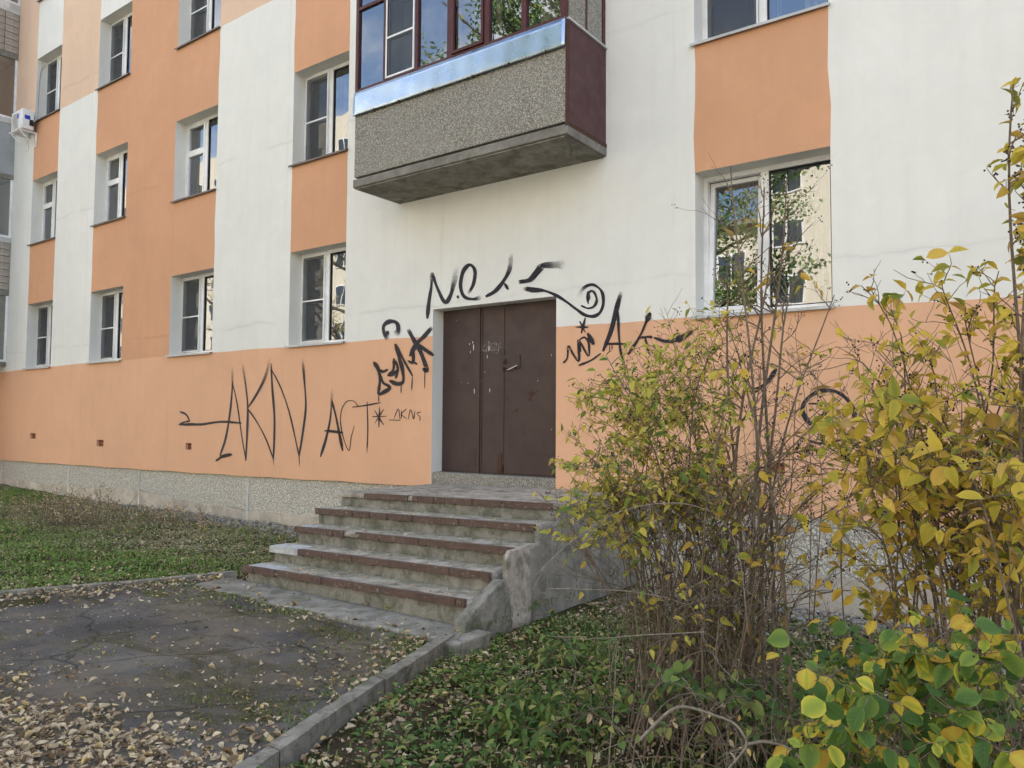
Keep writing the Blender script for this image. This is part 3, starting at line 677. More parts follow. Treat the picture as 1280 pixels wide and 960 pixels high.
strokes('graffiti', [
    ([(-35, 325), (50, 328), (110, 338), (190, 370), (260, 415), (320, 460), (380, 500), (440, 508), (482, 480), (502, 420), (495, 352), (462, 312), (420, 298), (370, 322), (335, 385)], 3.0, .05, .12),
    ([(355, 438), (400, 455), (440, 442), (458, 400), (442, 352), (420, 340), (396, 370), (402, 425)], 3.0), ([(400, 345), (404, 400)], 4.2), ([(-10, 330), (100, 338)], 5.0, .2, .2)],
    C_, 5.333, -.0022, M['spray'], 'long black swoosh ending in a spiral above the door corner', B, wk=.95)
strokes('graffiti', [
    ([(382, 518), (356, 622)], 2.0), ([(345, 542), (382, 616)], 2.0), ([(318, 580), (400, 582)], 2.0),
    ([(235, 820), (262, 785), (270, 708), (300, 760), (340, 802), (332, 665)], 2.2), ([(345, 660), (350, 745)], 2.2), ([(345, 662), (378, 650), (405, 690), (402, 772), (350, 682)], 2.2), ([(398, 622), (438, 695)], 4.0), ([(340, 836), (420, 802), (484, 757)], 2.4),
    ([(622, 345), (595, 440), (555, 600), (500, 740)], 3.2, .25), ([(600, 480), (605, 620), (617, 740), (637, 802)], 2.8), ([(518, 692), (638, 692)], 2.8), ([(545, 700), (543, 745)], .9), ([(560, 700), (560, 730)], .9),
    ([(812, 492), (782, 560), (742, 648), (668, 762)], 3.0), ([(806, 496), (818, 494)], 6.0), ([(812, 492), (790, 540)], 5.0), ([(735, 652), (800, 645), (828, 648)], 2.6), ([(780, 650), (792, 700), (806, 757)], 2.6), ([(838, 650), (920, 676), (990, 664), (1085, 612)], 2.6, .1), ([(985, 666), (1030, 648), (1100, 606)], 5.5)],
    C_, 5.333, -.0022, M['spray'], 'black spray letters A and K behind the bush right of the door', B, wk=1.2)
D_ = (680, 360)
strokes('graffiti', [
    ([(1015, 522), (985, 470), (1000, 425), (1050, 393), (1112, 395), (1160, 430), (1182, 480), (1175, 525)], 3.2, 0, .2), ([(1010, 440), (1050, 445), (1072, 480), (1045, 508), (1005, 515)], 2.2),
    ([(955, 560), (1050, 592), (1140, 575), (1165, 550)], 1.8), ([(885, 308), (845, 365), (780, 402)], 3.6, 0, .3)], D_, 3.048, -.0022, M['spray'], 'round black spiral tag behind the bush', B, wk=1.25)
strokes('graffiti', [
    ([(735, 608), (755, 640)], .5), ([(770, 590), (740, 625), (775, 635)], .5), ([(765, 640), (785, 590), (795, 635)], .5), ([(800, 640), (798, 595), (825, 590), (822, 612), (800, 615)], .5), ([(800, 640), (830, 645), (838, 600), (812, 598)], .5), ([(850, 575), (845, 615), (872, 610)], .5), ([(800, 630), (830, 625)], .5)],
    B_, 4.571, DY-.0165, M['scratch'], 'small scratched letters KAPOL on the door', door)

# ------------------------------------------------------------------ balcony
bl, br, by = -7.267, -4.085, -.813
bz, bq, bt, bu = 3.79, 3.93, 4.706, 5.016
s = MB(); s.prism([(by, bz+.012), (by+.035, bz), (-.002, bz), (-.002, bq-.03), (by, bq-.03)], 0, bl-.005, br+.01)
BAL = s.build('balcony', M['slab'], B, bevel=.006); BAL['label'] = 'glazed balcony with grey pebble-dash front'
q = MB(); q.box(bl+.02, br-.03, by+.02, -.002, bz-.010, bz-.0005); q.build('slab_drip_edge', M['concrete'], BAL)
q = MB(); q.box(bl+.004, br-.022, by+.010, by+.09, bq, bu-.03); q.build('parapet_panel', M['pebble_grey'], BAL, bevel=.008)
q = MB(); q.box(bl+.004, bl+.07, by+.092, -.003, bq, bu-.03); q.build('parapet_panel', M['pebble_grey'], BAL)
q = MB(); q.box(br-.020, br+.002, by+.016, -.003, bq+.0, bu-.02); q.build('side_panel', M['plum_paint'], BAL, bevel=.003)
q = MB(); q.box(br-.018, br+.014, by-.002, by+.014, bq-.012, bu-.02); q.box(br-.02, br+.012, by+.0, -.003, bq-.050, bq-.002); q.build('edge_angle', M['rust'], BAL)
q = MB(); q.box(br-.018, br+.020, by+.016, -.003, bu-.018, bu+.006); q.build('side_capping', M['sill_grey'], BAL)
# flashing: slightly creased sheet
nxs, nzs = 60, 6; V = []; Fq = []
for j in range(nzs+1):
    for i in range(nxs+1):
        xx = bl-.006+(br-.012-bl)*i/nxs; zz = bt+(bu-bt)*j/nzs
        V.append((xx, by-.006-.012*(1-j/nzs)-.004*math.sin(i*.33+j*.25)*math.sin(j/nzs*3.1)-.0012*math.sin(i*1.3), zz))
for j in range(nzs):
    for i in range(nxs): b = j*(nxs+1)+i; Fq.append((b, b+1, b+nxs+2, b+nxs+1))
for fx in (bl+.38, bl+.80, bl+1.35, bl+1.95, bl+2.45, br-.25):
    q = MB(); q.box(fx-.006, fx+.006, by-.034, by-.006, bt-.012, bt+.02); q.build('fixing', M['rust'], BAL)
fo = link('flashing', np_mesh('flashing', np.array(V), np.array(Fq), smooth=True), M['flashing'], BAL)
sm_ = fo.modifiers.new('solid', 'SOLIDIFY'); sm_.thickness = .0015; sm_.offset = 1
q = MB(); q.box(bl-.006, br-.012, by-.004, by+.10, bu+.0005, bu+.004); q.build('flashing_top', M['flashing'], BAL)
yb = by+.035
def bx(cx): return onY(430+cx/3.765, 15, yb)[0]
posts = [(bx(72), .05), (bx(200), .038), (bx(350), .045), (bx(505), .075), (bx(679), .075), (bx(853), .065), (bx(1036), .06)]
ZT = 6.55
for (cx, wv) in posts:
    q = MB(); q.box(cx-wv/2, cx+wv/2, yb-.03, yb+.04, bu+.005, ZT); q.build('window_post', M['plum_wood'], BAL, bevel=.004)
zc = onY(430+85/3.765, 48/3.765, yb)[2]
for i, ((a, wa), (b, wb)) in enumerate(zip(posts, posts[1:])):
    x0, x1 = a+wa/2, b-wb/2
    for za, zb2 in [(bu+.005, bu+.045), (ZT-.06, ZT)]+([(zc-.01, zc+.03)] if i < 2 else []):
        r = MB(); r.box(x0, x1, yb-.026, yb+.036, za, zb2); r.build('window_rail', M['plum_wood'], BAL)
    q = MB(); q.quad((x0, yb, bu+.045), (x1, yb, bu+.045), (x1, yb, ZT-.06), (x0, yb, ZT-.06)); q.build('pane', M['glass'], BAL)
    if i == 1:
        q = MB(); e = .022; z0, z1 = bu+.05, zc-.02; yy0, yy1 = yb-.036, yb-.028; zz = (z0+z1)/2
        q.box(x0+.01, x0+.01+e, yy0, yy1, z0, z1); q.box(x1-.01-e, x1-.01, yy0, yy1, z0, z1); q.box(x0+.01+e, x1-.01-e, yy0, yy1, z0, z0+e); q.box(x0+.01+e, x1-.01-e, yy0, yy1, z1-e, z1); q.box(x0+.01+e, x1-.01-e, yy0, yy1, zz-.012, zz+.012)
        q.build('screen_frame', M['pvc'], BAL)
        q = MB(); q.quad((x0+.03, yb-.031, z0+.02), (x1-.03, yb-.031, z0+.02), (x1-.03, yb-.031, z1-.02), (x0+.03, yb-.031, z1-.02)); q.build('insect_screen', M['screen'], BAL)
    if i in (3,):
        q = MB(); q.box(x0+.004, x1-.004, yb-.045, yb-.012, bu+.05, bu+.085); q.box(x0+.004, x0+.035, yb-.045, yb-.012, bu+.086, ZT-.1); q.box(x1-.035, x1-.004, yb-.045, yb-.012, bu+.086, ZT-.1); q.build('sash_frame', M['plum_wood'], BAL, bevel=.003)
# right side infill above the plum panel
ys = [by+.075, by+.40, by+.43, -.06]
for a, b in ((ys[0], ys[1]), (ys[2], ys[3])):
    q = MB(); q.box(br-.045, br-.02, a, b, bu+.008, ZT); q.build('infill_panel', M['pebble_grey'], BAL)
q = MB(); q.box(br-.05, br-.012, ys[1]+.001, ys[2]-.001, bu+.007, ZT); q.box(br-.05, br-.005, ys[3]+.001, -.004, bu+.007, ZT); q.build('window_post', M['plum_wood'], BAL)
q = MB(); q.box(bl+.03, bl+.06, by+.08, -.003, bu-.029, ZT); q.build('side_board', M['pvc'], BAL)
q = MB(); q.box(bl-.02, br+.02, by-.01, -.002, ZT+.002, ZT+.16); q.build('upper_slab', M['slab'], BAL)
q = MB(); q.box(-6.3, -4.9, .05, .10, 4.56, 6.19); q.build('balcony_door', M['dark_glass'], BAL)
q = MB()
for (a, b) in ((-6.3, -6.22), (-5.65, -5.57), (-4.98, -4.9)): q.box(a, b, .03, .049, 4.57, 6.18)
q.build('balcony_door_frame', M['pvc'], BAL)

# ------------------------------------------------------------------ stack of loggias at the far left
LX, LY = -19.78, -1.25
def floor_block(z0, z1, mat, name, inset=0.0, parent=None):
    q = MB(); q.box(-23.5, LX-inset, LY+inset, -.003, z0, z1); return q.build(name, mat, parent)
q = MB(); q.box(-23.5, -20.2, LY, -.003, -1.2, P0-.01); q.build('projecting_base', M['base_orange'], B)
q = MB(); q.box(-23.5, -20.19, LY-.002, -.004, P0-.009, 2.08); LG = q.build('loggia_stack', M['white_plaster'], B); LG['label'] = 'stack of glazed loggias at the left edge'
for z0, z1 in ((2.08, 2.17), (3.70, 3.83), (6.42, 6.53), (9.27, 9.40), (12.1, 12.25)): floor_block(z0, z1, M['slab'], 'loggia_slab', 0, LG)
for z0, z1 in ((4.93, 5.05), (7.72, 7.84), (10.35, 10.58)): floor_block(z0, z1, M['cement'], 'loggia_sill', -.006, LG)
for z0, z1 in ((3.832, 4.928), (9.402, 10.348)):
    floor_block(z0, z1, M['dark_joint_hole'], 'parapet_core', .02, LG)
    nrow = 7 if z1 < 6 else 6; hh = (z1-z0)/nrow
    tm = {}
    for r_ in range(nrow):
        for c_ in range(4):
            w_ = 1.2/4; y1 = -.012-c_*w_-(r_ % 2)*.0; key = 't'
            if key not in tm:
                t_ = MB(); t_.box(-.012, .012, -w_+.014, -.002, .010, hh-.004); o = t_.build('facing_tile', M['tile'], LG); tm[key] = o.data; o.location = (LX-.012, y1, z0+r_*hh)
            else:
                o = link('facing_tile', tm[key], None, LG, (LX-.012, y1, z0+r_*hh))
floor_block(6.532, 7.718, M['grey_panel'], 'parapet_panel', .01, LG)
for z0, z1 in ((2.172, 3.698), (5.052, 6.418), (7.842, 9.268), (10.582, 12.098)):
    q = MB(); q.quad((LX-.03, LY+.03, z0), (LX-.03, -.004, z0), (LX-.03, -.004, z1), (LX-.03, LY+.03, z1)); q.quad((-23.5, LY+.03, z0), (LX-.03, LY+.03, z0), (LX-.03, LY+.03, z1), (-23.5, LY+.03, z1)); q.build('pane', M['glass'], LG)
    q = MB()
    for y in (LY+.03, LY*.5, -.03): q.box(LX-.05, LX-.01, y-.025, y+.025, z0+.001, z1-.001)
    for x in (-23.4, -22.2, -21.0): q.box(x-.025, x+.025, LY+.01, LY+.05, z0+.001, z1-.001)
    q.box(LX-.048, LX-.012, LY+.056, LY*.5-.026, z0+.002, z0+.05); q.box(LX-.048, LX-.012, LY*.5+.026, -.056, z0+.002, z0+.05)
    q.build('glazing_frame', M['pvc'], LG)
    q = MB(); q.box(-23.4, LX-.5, -.35, -.30, z0, z1); q.build('blind', M['grey_cloth'], LG)

# ------------------------------------------------------------------ air conditioner
pa = onY(40, 160)
AC = empty('air_conditioner', (pa[0]+.05, 0, pa[2])); tag(AC, 'white air conditioner unit on a bracket beside the glazed loggias', 'air conditioner')
q = MB(); q.box(-.40, .42, -.42, -.12, -.22, .34); q.build('casing', M['pvc'], AC, bevel=.02)
q = MB()
for i in range(11): q.box(-.30, .12, -.432, -.421, -.15+i*.04, -.14+i*.04)
q.build('fan_grille', M['grey_pvc'], AC)
q = MB(); q.box(.05, .16, -.4295, -.4205, .1, .22); q.build('sticker', M['blue_print'], AC)
q = MB(); q.box(.4205, .426, -.36, -.22, .06, .17); q.build('sticker', M['blue_print'], AC)
q = MB(); q.box(.422, .47, -.24, -.14, -.10, .06); q.build('valve_cover', M['black_rubber'], AC, bevel=.01)
for x in (-.3, .33):
    q = MB(); q.box(x-.02, x+.02, -.50, -.003, -.27, -.23); q.box(x-.02, x+.02, -.045, -.004, -.65, -.271); q.prism([(-.46, -.271), (-.42, -.271), (-.046, -.62), (-.046, -.65)], 0, x-.012, x+.012); q.build('bracket', M['pvc'], AC)
AC.scale = (.70, .80, .80)
q = MB(); q.tube([(.44, -.18, .0), (.50, -.12, .05), (.46, -.05, .25), (.40, -.03, .6), (.42, -.03, 1.1), (.52, -.03, 1.45), (.66, -.02, 1.62), (.72, .0, 1.62)], .018, .018, 7); q.build('pipe', M['grey_pvc'], AC, smooth=True)

TEX = bpy.data.textures.new('crumble', 'CLOUDS'); TEX.noise_scale = .07; TEX.noise_depth = 4
def crumble(o, vox, amt):
    for m_ in list(o.modifiers): o.modifiers.remove(m_)
    a = o.modifiers.new('remesh', 'REMESH'); a.mode = 'VOXEL'; a.voxel_size = vox; a.use_smooth_shade = True
    d = o.modifiers.new('rough', 'DISPLACE'); d.texture = TEX; d.strength = amt; d.mid_level = .5; d.texture_coords = 'LOCAL'; return o
# ================================================================== ENTRANCE STEPS
ST = empty('entrance_steps', (-5.2, 0, -.7)); tag(ST, 'worn concrete entrance steps with brown nosings below the door', 'steps')
ST.location = (0, 0, 0)
tilt = lambda x: (x+5.2)*.021
def tz(mb):
    mb.v = [(x, y, z+(tilt(x) if z > -.66 else 0)) for x, y, z in mb.v]; return mb
stp = [(-6.60, -1.572, .097), (-6.60, -1.882, -.057), (-6.53, -2.193, -.214), (-6.51, -2.504, -.372), (-6.50, -2.812, -.524)]
SR = -3.735
nos = [(455, 690), (393, 668), (368, 643), (372, 612), (303, 585)]
for k, (x0, y0, z0) in enumerate(stp):
    yb_ = -.002 if k == 0 else stp[k-1][1]+.05
    rr = random.Random(k); sr = SR+rr.uniform(-.015, .015)
    # tread slab with a ragged front edge, subdivided along x
    m = MB(); n = 26
    for i in range(n):
        xa_, xb_ = x0+(sr-x0)*i/n, x0+(sr-x0)*(i+1)/n
        m.box(xa_+(.0 if i else 0), xb_, y0+.012+.004*math.sin(i*1.9+k)+.004*rr.random(), yb_, z0-.055, z0-.003-.0004*rr.random())
    crumble(tz(m).build('step_tread', M['tread'], ST), .011, .009)
    m = MB(); zb_ = -.72 if k == 4 else stp[k+1][2]-.02
    n = 18
    for i in range(n):
        xa_, xb_ = x0+.02+(sr-.01-x0-.02)*i/n, x0+.02+(sr-.01-x0-.02)*(i+1)/n
        m.box(xa_, xb_, y0+.035+.008*rr.random(), yb_+.0, min(-.73, zb_) if k == 4 else zb_-.02, z0-.056)
    crumble(tz(m).build('step_riser', M['riser'], ST), .014, .022)
    a, b = onY(nos[k][0], 0, y0)[0] if False else None, None
    # x of the painted edge ends
    def xat(px, y=y0, z=z0):
        d = None; lo, hi = -8.0, -2.0
        for _ in range(40):
            mid = (lo+hi)/2; q = np.array([mid, y, z])-CAM; u = 640+F_PX*(q @ RT)/(q @ FW)
            if u < px: lo = mid
            else: hi = mid
        return mid
    a, b = xat(nos[k][0]), min(xat(nos[k][1]), sr+.003)
    m = MB(); n = 34
    for i in range(n):
        if k in (0, 2) and i in (9, 10)[:1+k//2]:
            if m.v: tz(m).build('step_nosing', M['nosing'], ST); m = MB()
            continue
        xa_, xb_ = a+(b-a)*i/n, a+(b-a)*(i+1)/n
        m.box(xa_, xb_, y0-.0015*rr.random()+(.010 if rr.random() < .08 else 0), y0+.045, z0-.050-.012*rr.random(), z0+.0005+.0012*rr.random())
    tz(m).build('step_nosing', M['nosing'], ST)
    if k in (2, 3, 4):
        m = MB(); e = {2: x0+.22, 3: a-.004, 4: x0+.5}[k]
        if k == 3: m.box(x0-.002, e, y0-.001, y0+.20, z0-.06, z0+.001)
        else: m.box(x0+.01, e, y0+.05, y0+.20, z0-.03, z0-.0005)
        tz(m).build('pale_paint_patch', M['pale_paint'], ST)
# side mass (right cheek) with an uneven stepped outline
m = MB(); poly = [(-.003, -1.0), (-.003, .085)]
for k, (x0, y0, z0) in enumerate(stp):
    poly += [(y0+.04, z0-.018), (y0+.05, (stp[k+1][2]-.02) if k < 4 else -.72)]
poly += [(-2.79, -1.0)]
for i in range(1): m.prism(poly, 0, SR-.06, SR+.018)
crumble(tz(m).build('side_cheek', M['concrete'], ST), .014, .013)
m = MB(); m.prism([(-2.36, -1.0), (-2.34, -.25), (-2.28, -.19), (-2.05, -.17), (-2.0, -.24), (-1.98, -1.0)], 0, SR+.012, SR+.055); crumble(m.build('side_block', M['tread'], ST), .012, .014)
m = MB(); m.prism([(-2.95, -1.0), (-2.93, -.62), (-2.70, -.50), (-2.45, -.38), (-2.36, -.55), (-2.3, -1.0)], 0, SR+.008, SR+.11); crumble(m.build('side_block', M['riser'], ST), .014, .026)
# foot slab
m = MB(); n = 20
for i in range(n):
    xa_, xb_ = -6.75+3.25*i/n, -6.75+3.25*(i+1)/n
    m.box(xa_, xb_, -3.17-.02*math.sin(i*1.1)-.01*rs.random(), -2.77, -1.0, -.695-.0004*rs.random())
crumble(m.build('foot_slab', M['concrete'], ST), .016, .014)

# ================================================================== GROUND
def hgt(x, y):
    right = 1/(1+np.exp(-(x+3.6)*4)); left = 1/(1+np.exp((x+6.9)*3))
    lf_ = np.interp(x, [-20, -15.4, -12, -8], [-.63, -.73, -.71, -.72])
    far = np.clip((-y-10)/10, 0, 1)
    h = lf_*left + (-.82)*(1-left)*(1-right) + (-.80-.06*np.clip(1+y/2.5, 0, 1))*right
    h = h*(1-far) + (-.78)*far
    bump_ = .016*np.sin(x*3.1+y*1.7)+.012*np.sin(x*6.3-y*5.1)+.008*np.sin(13*x+2)*np.sin(11*y)
    nb = np.clip((y+.6)/.6, 0, 1)
    return h+bump_*(.25+.75*np.maximum(left, right))*(1-.5*nb)
gx = np.concatenate([[-400, -200, -100, -60, -40], np.arange(-30, 6, .16), [8, 14, 30, 60, 120, 250, 400]])
gy = np.concatenate([[-400, -200, -100, -60, -40, -30, -22, -16, -12], np.arange(-10, .25, .16), [.4, 3, 15, 60, 150, 400]])
GX, GY = np.meshgrid(gx, gy, indexing='ij'); GZ = hgt(GX, GY)
V = np.stack([GX, GY, GZ], -1).reshape(-1, 3); ny_ = len(gy)
I, J = np.meshgrid(np.arange(len(gx)-1), np.arange(ny_-1), indexing='ij'); b = (I*ny_+J).ravel()
g = link('ground', np_mesh('ground', V, np.stack([b, b+ny_, b+ny_+1, b+1], -1), smooth=True), M['soil']); g['kind'] = 'structure'
def flat(name, x0, x1, y0, y1, z, mat, kind='structure'):
    o = link(name, np_mesh(name, np.array([(x0, y0, z), (x1, y0, z), (x1, y1, z), (x0, y1, z)]), np.array([(0, 1, 2, 3)])), mat); o['kind'] = kind; return o
flat('bounce_road', -120, 60, -25.5, -12.4, -.70, M['yard']); flat('bounce_pavement', -120, 60, -30.9, -25.6, -.69, M['bounce_tan_ground'])  # unseen pale ground, added to bounce sunlight onto the lower facade
# asphalt pad
PL = lambda y: float(np.interp(y, [-12, -4.44, -3.59, -2.56], [-11.3, -7.72, -7.29, -6.9]))
PR = lambda y: float(np.interp(y, [-12, -5.13, -4.28, -3.0], [-.85, -3.06, -3.34, -3.74]))
V = []; Fq = []; ys_ = np.linspace(-12, -2.8, 56); NN = 42
for j, y in enumerate(ys_):
    for i in range(NN+1):
        x = PL(y)+.02+(PR(y)-PL(y)-.06)*i/NN; V.append((x, y, -.722+.006*math.sin(x*2.2+y)+.005*math.sin(x*4.7)*math.sin(y*3.9)))
for j in range(len(ys_)-1):
    for i in range(NN): b = j*(NN+1)+i; Fq.append((b, b+1, b+NN+2, b+NN+1))
pad = link('asphalt_path', np_mesh('asphalt_path', np.array(V), np.array(Fq), smooth=True), M['asphalt']); pad['kind'] = 'structure'
def kerb(name, label, fn, y0, y1, wd, zt, sgn, ln=1.0):
    K = empty(name, (0, 0, 0)); tag(K, label, 'kerb'); y = y0; i = 0
    while y > y1:
        ye = y-ln+.012; m = MB(); n = 8; r_ = random.Random(i); off = r_.uniform(-.008, .008); dzk = r_.uniform(-.008, .008)
        for s_ in range(n):
            a = y+(ye-y)*s_/n; c = y+(ye-y)*(s_+1)/n
            x0, x1 = fn(a)+off, fn(c)+off; j1, j2 = .010*r_.random(), .010*r_.random()
            xa0, xa1 = (x0, x0+sgn*wd), (x1, x1+sgn*wd)
            nb = len(m.v); t = zt+dzk
            lo0, hi0 = min(xa0)-j1, max(xa0)+j2; lo1, hi1 = min(xa1)-j1, max(xa1)+j2
            m.v += [(lo0, a, -1), (hi0, a, -1), (hi1, c, -1), (lo1, c, -1), (lo0, a, t), (hi0, a, t), (hi1, c, t), (lo1, c, t)]
            m.f += [(nb+4, nb+7, nb+6, nb+5), (nb, nb+4, nb+5, nb+1), (nb+1, nb+5, nb+6, nb+2), (nb+2, nb+6, nb+7, nb+3), (nb+3, nb+7, nb+4, nb)]; m.m += [0]*5
        m.build('kerb_stone', M['kerb'], K); y -= ln; i += 1
kerb('kerb', 'straight concrete kerb running diagonally from the steps towards the camera', PR, -3.02, -9, .085, -.688, 1)
kerb('kerb', 'low concrete kerb half buried between lawn and asphalt path at left', PL, -2.6, -9, .075, -.690, -1)

# ------------------------------------------------------------------ scatters on the ground
def proj_ok(P, m=40):
    q = P-CAM; z = q @ FW; u = 640+F_PX*(q @ RT)/z; v = 480-F_PX*(q @ UP)/z
    return (z > .3) & (u > -m) & (u < 1280+m) & (v > -m) & (v < 960+m*2)
def surf(x, y):
    inpad = (y < -2.8) & (y > -12) & (x > np.interp(y, [-12, -4.44, -3.59, -2.56], [-11.3, -7.72, -7.29, -6.9])) & (x < np.interp(y, [-12, -5.13, -4.28, -3.0], [-.85, -3.06, -3.34, -3.74]))
    instep = (y > -3.17) & (x > -6.75) & (x < -3.6)
    return np.where(inpad, -.716, np.where(instep, -.69, hgt(x, y))), inpad, instep
def vnoise(x, y, s, seed=0):
    r = np.random.default_rng(seed); v = 0
    for k in range(5):
        a = r.uniform(0, 6.28); f = s*(1+k*.7); v = v+np.sin(f*(x*math.cos(a)+y*math.sin(a))+r.uniform(0, 6.28)+1.5*np.sin(f*.6*(y*math.cos(a)-x*math.sin(a))))/(1+k*.5)
    return v/2.6
# leaf litter
lt = leaf_template(.80, 5, .26, .16)
def litter(name, x, y, size, mat, lift=.006, seed=1, rb=0.0, steep=.28):
    r = np.random.default_rng(seed); z, _, _ = surf(x, y); n = len(x); P = np.stack([x, y, z+lift+r.random(n)*.02], -1)
    k = proj_ok(P, 60); P = P[k]; n = len(P); size = (size if np.ndim(size) == 0 else size[k])*np.ones(n)
    a = r.uniform(0, 6.28, n); d = np.stack([np.cos(a), np.sin(a), r.normal(0, steep*.6, n)], -1); nr = np.stack([r.normal(0, steep, n), r.normal(0, steep, n), np.where(r.random(n) < .5, 1., -1.)], -1)
    sc = size[:, None]*np.stack([r.uniform(.4, 1.25, n), r.uniform(.6, 1.25, n), r.uniform(.2, 3.2, n)], -1)
    Vv, Ff, at = scatter(lt[0], lt[1], P, frames(d, nr), sc, lt[2], np.clip(r.beta(1.4, 1.3, n)+rb, 0, 1))
    o = link(name, np_mesh(name, Vv, Ff, at), mat); return tag(o, kind='stuff'), n
r = np.random.default_rng(3)
# candidate points, density by place
N = 240000; x = r.uniform(-16, 1.5, N); y = r.uniform(-8, 0, N)
_, inpad, instep = surf(x, y)
pl = np.interp(y, [-12, -4.44, -3.59, -2.56], [-11.3, -7.72, -7.29, -6.9]); prr = np.interp(y, [-12, -5.13, -4.28, -3.0], [-.85, -3.06, -3.34, -3.74])
drift = 1/(1+np.exp(-((-5.08+.19*(x+3.2)-y) + .22*vnoise(x, y, 3.2, 5)+.08*vnoise(x, y, 9, 6))*11))       # deep leaves on the near part of the path
edgeL = np.exp(-np.maximum(x-pl, 0)/.32)*(.75+.35*vnoise(x, y, 4, 8)); edgeR = np.exp(-np.maximum(prr-x, 0)/.34)*1.0*(.5+.5*vnoise(x, y, 4, 9)); edgeS = np.exp(-np.maximum(-3.17-y, 0)/.12)*.45*(.6+.5*vnoise(x, y, 5, 10))
den = np.where(inpad, .010+.80*drift+(np.clip(edgeL, 0, 1)*.66+np.clip(edgeR, 0, 1)*.52+np.clip(edgeS, 0, 1)*.6), 0)
clump = .5+.5*vnoise(x, y, 2.7, 12)
den = np.where(~inpad & ~instep & (x > -3.8), .09+.20*np.clip(clump, 0, 1)**2 + .22*np.exp(-np.abs(x-prr-.2)/.25), den)
den = np.where(~inpad & ~instep & (x <= -3.8), .05+.10*np.clip(clump, 0, 1)**2+.20*np.exp(-np.abs(pl-x)/.3), den)
den = np.where(instep, np.where(y < -2.86, .14*np.clip(clump, 0, 1), 0), den)
k = r.random(N) < den
litter('fallen_leaves', x[k], y[k], (r.uniform(.018, .052, N))[k], M['dry_mass'], rb=-.10)
k = r.random(N) < np.where(inpad, .16+.75*drift+edgeL*.5+edgeR*.5+np.clip(edgeS, 0, 1)*.6, np.where(instep, .10, .45*np.clip(.4+clump, 0, 1)))*np.where(inpad & (drift < .3), .35, 1)
litter('leaf_crumbs', x[k], y[k], r.uniform(.008, .022, N)[k], M['dry_mass'], lift=.002, seed=2, rb=-.32)
print('litter', k.sum())
N = 190000; mx = r.uniform(-8.5, -2.4, N); my = r.uniform(-6.2, -3.1, N); _, ip, _s = surf(mx, my)
mk = np.exp(-np.maximum(-3.2-my, 0)/.20)*1.1+np.exp(-np.abs(mx-np.interp(my, [-12, -5.13, -4.28, -3.0], [-.85, -3.06, -3.34, -3.74]))/.22)*.9+.5*np.exp(-np.abs(mx-np.interp(my, [-12, -4.44, -3.59, -2.56], [-11.3, -7.72, -7.29, -6.9]))/.25)
for (px, py, sx_, sy_, am) in ((300, 885, .55, .22, 1.1), (450, 905, .4, .25, .9), (430, 790, .35, .12, .8), (190, 742, .3, .12, .8), (330, 830, .45, .12, .8), (120, 815, .35, .10, .5), (520, 860, .25, .2, .8)):
    c = onZ(px, py, -.72); mk = mk+am*np.exp(-((mx-c[0])/sx_)**2-((my-c[1])/sy_)**2)
mk = 1.3*mk*np.clip(.3+1.1*vnoise(mx, my, 4.5, 61)+.7*vnoise(mx, my, 13, 62), 0, 1); k = ip & (r.random(N) < mk*.9); mx, my = mx[k], my[k]; P = np.stack([mx, my, np.full(len(mx), -.718)+r.random(len(mx))*.006], -1); n = len(P)
a = r.uniform(0, 6.28, n); d = np.stack([np.cos(a), np.sin(a), r.normal(.2, .4, n)], -1); nr = np.stack([r.normal(0, .5, n), r.normal(0, .5, n), np.ones(n)], -1); st = leaf_template(.7, 3, .2, .1)
Vv, Ff, at = scatter(st[0], st[1], P, frames(d, nr), r.uniform(.006, .016, n), st[2], np.clip(r.beta(1.6, 2.4, n), 0, 1))
tag(link('moss', np_mesh('moss', Vv, Ff, at), M['moss_mass']), kind='stuff')
# leaves on the steps: a few, joined as stuff, plus single ones
sx, sy, sz_ = [], [], []
for kx, (x0, y0, z0) in enumerate(stp):
    nn = [9, 14, 22, 20, 40][kx]
    for _ in range(nn):
        xx = random.uniform(x0+.1, SR-.1) if random.random() < .5 else random.choice([-5.6, -5.3, -4.2, -5.9])+random.gauss(0, .12)
        yy = random.uniform(y0+.06, y0+.26 if kx else y0+1.0); sx.append(xx); sy.append(yy); sz_.append(z0+tilt(xx)+.005)
P = np.stack([sx, sy, sz_], -1); n = len(P); a = r.uniform(0, 6.28, n); d = np.stack([np.cos(a), np.sin(a), r.normal(0, .2, n)], -1); nr = np.stack([r.normal(0, .3, n), r.normal(0, .3, n), np.ones(n)], -1)
Vv, Ff, at = scatter(lt[0], lt[1], P, frames(d, nr), r.uniform(.02, .04, n), lt[2], r.random(n))
tag(link('step_litter', np_mesh('step_litter', Vv, Ff, at), M['dry_mass']), kind='stuff')
cx_, cy_, cz_ = [], [], []
for kx, (x0, y0, z0) in enumerate(stp):
    for _ in range((420, 420, 480, 480, 560)[kx]):
        xx = random.uniform(x0+.03, SR-.05); yy = y0+.30-abs(random.gauss(0, .05)) if kx and random.random() < .75 else random.uniform(y0+.05, y0+(.3 if kx else 1.4)); cx_.append(xx); cy_.append(min(yy, -.02)); cz_.append(z0+tilt(xx)+.001)
P = np.stack([cx_, cy_, cz_], -1); n = len(P); a = r.uniform(0, 6.28, n); d = np.stack([np.cos(a), np.sin(a), 0*a], -1); nr = np.stack([r.normal(0, .3, n), r.normal(0, .3, n), np.ones(n)], -1)
Vv, Ff, at = scatter(lt[0], lt[1], P, frames(d, nr), r.uniform(.005, .016, n), lt[2], r.random(n)*.55)
tag(link('step_dirt', np_mesh('step_dirt', Vv, Ff, at), M['lawn_mass']), kind='stuff')
single = leaf_template(.8, 6, .3, .15)
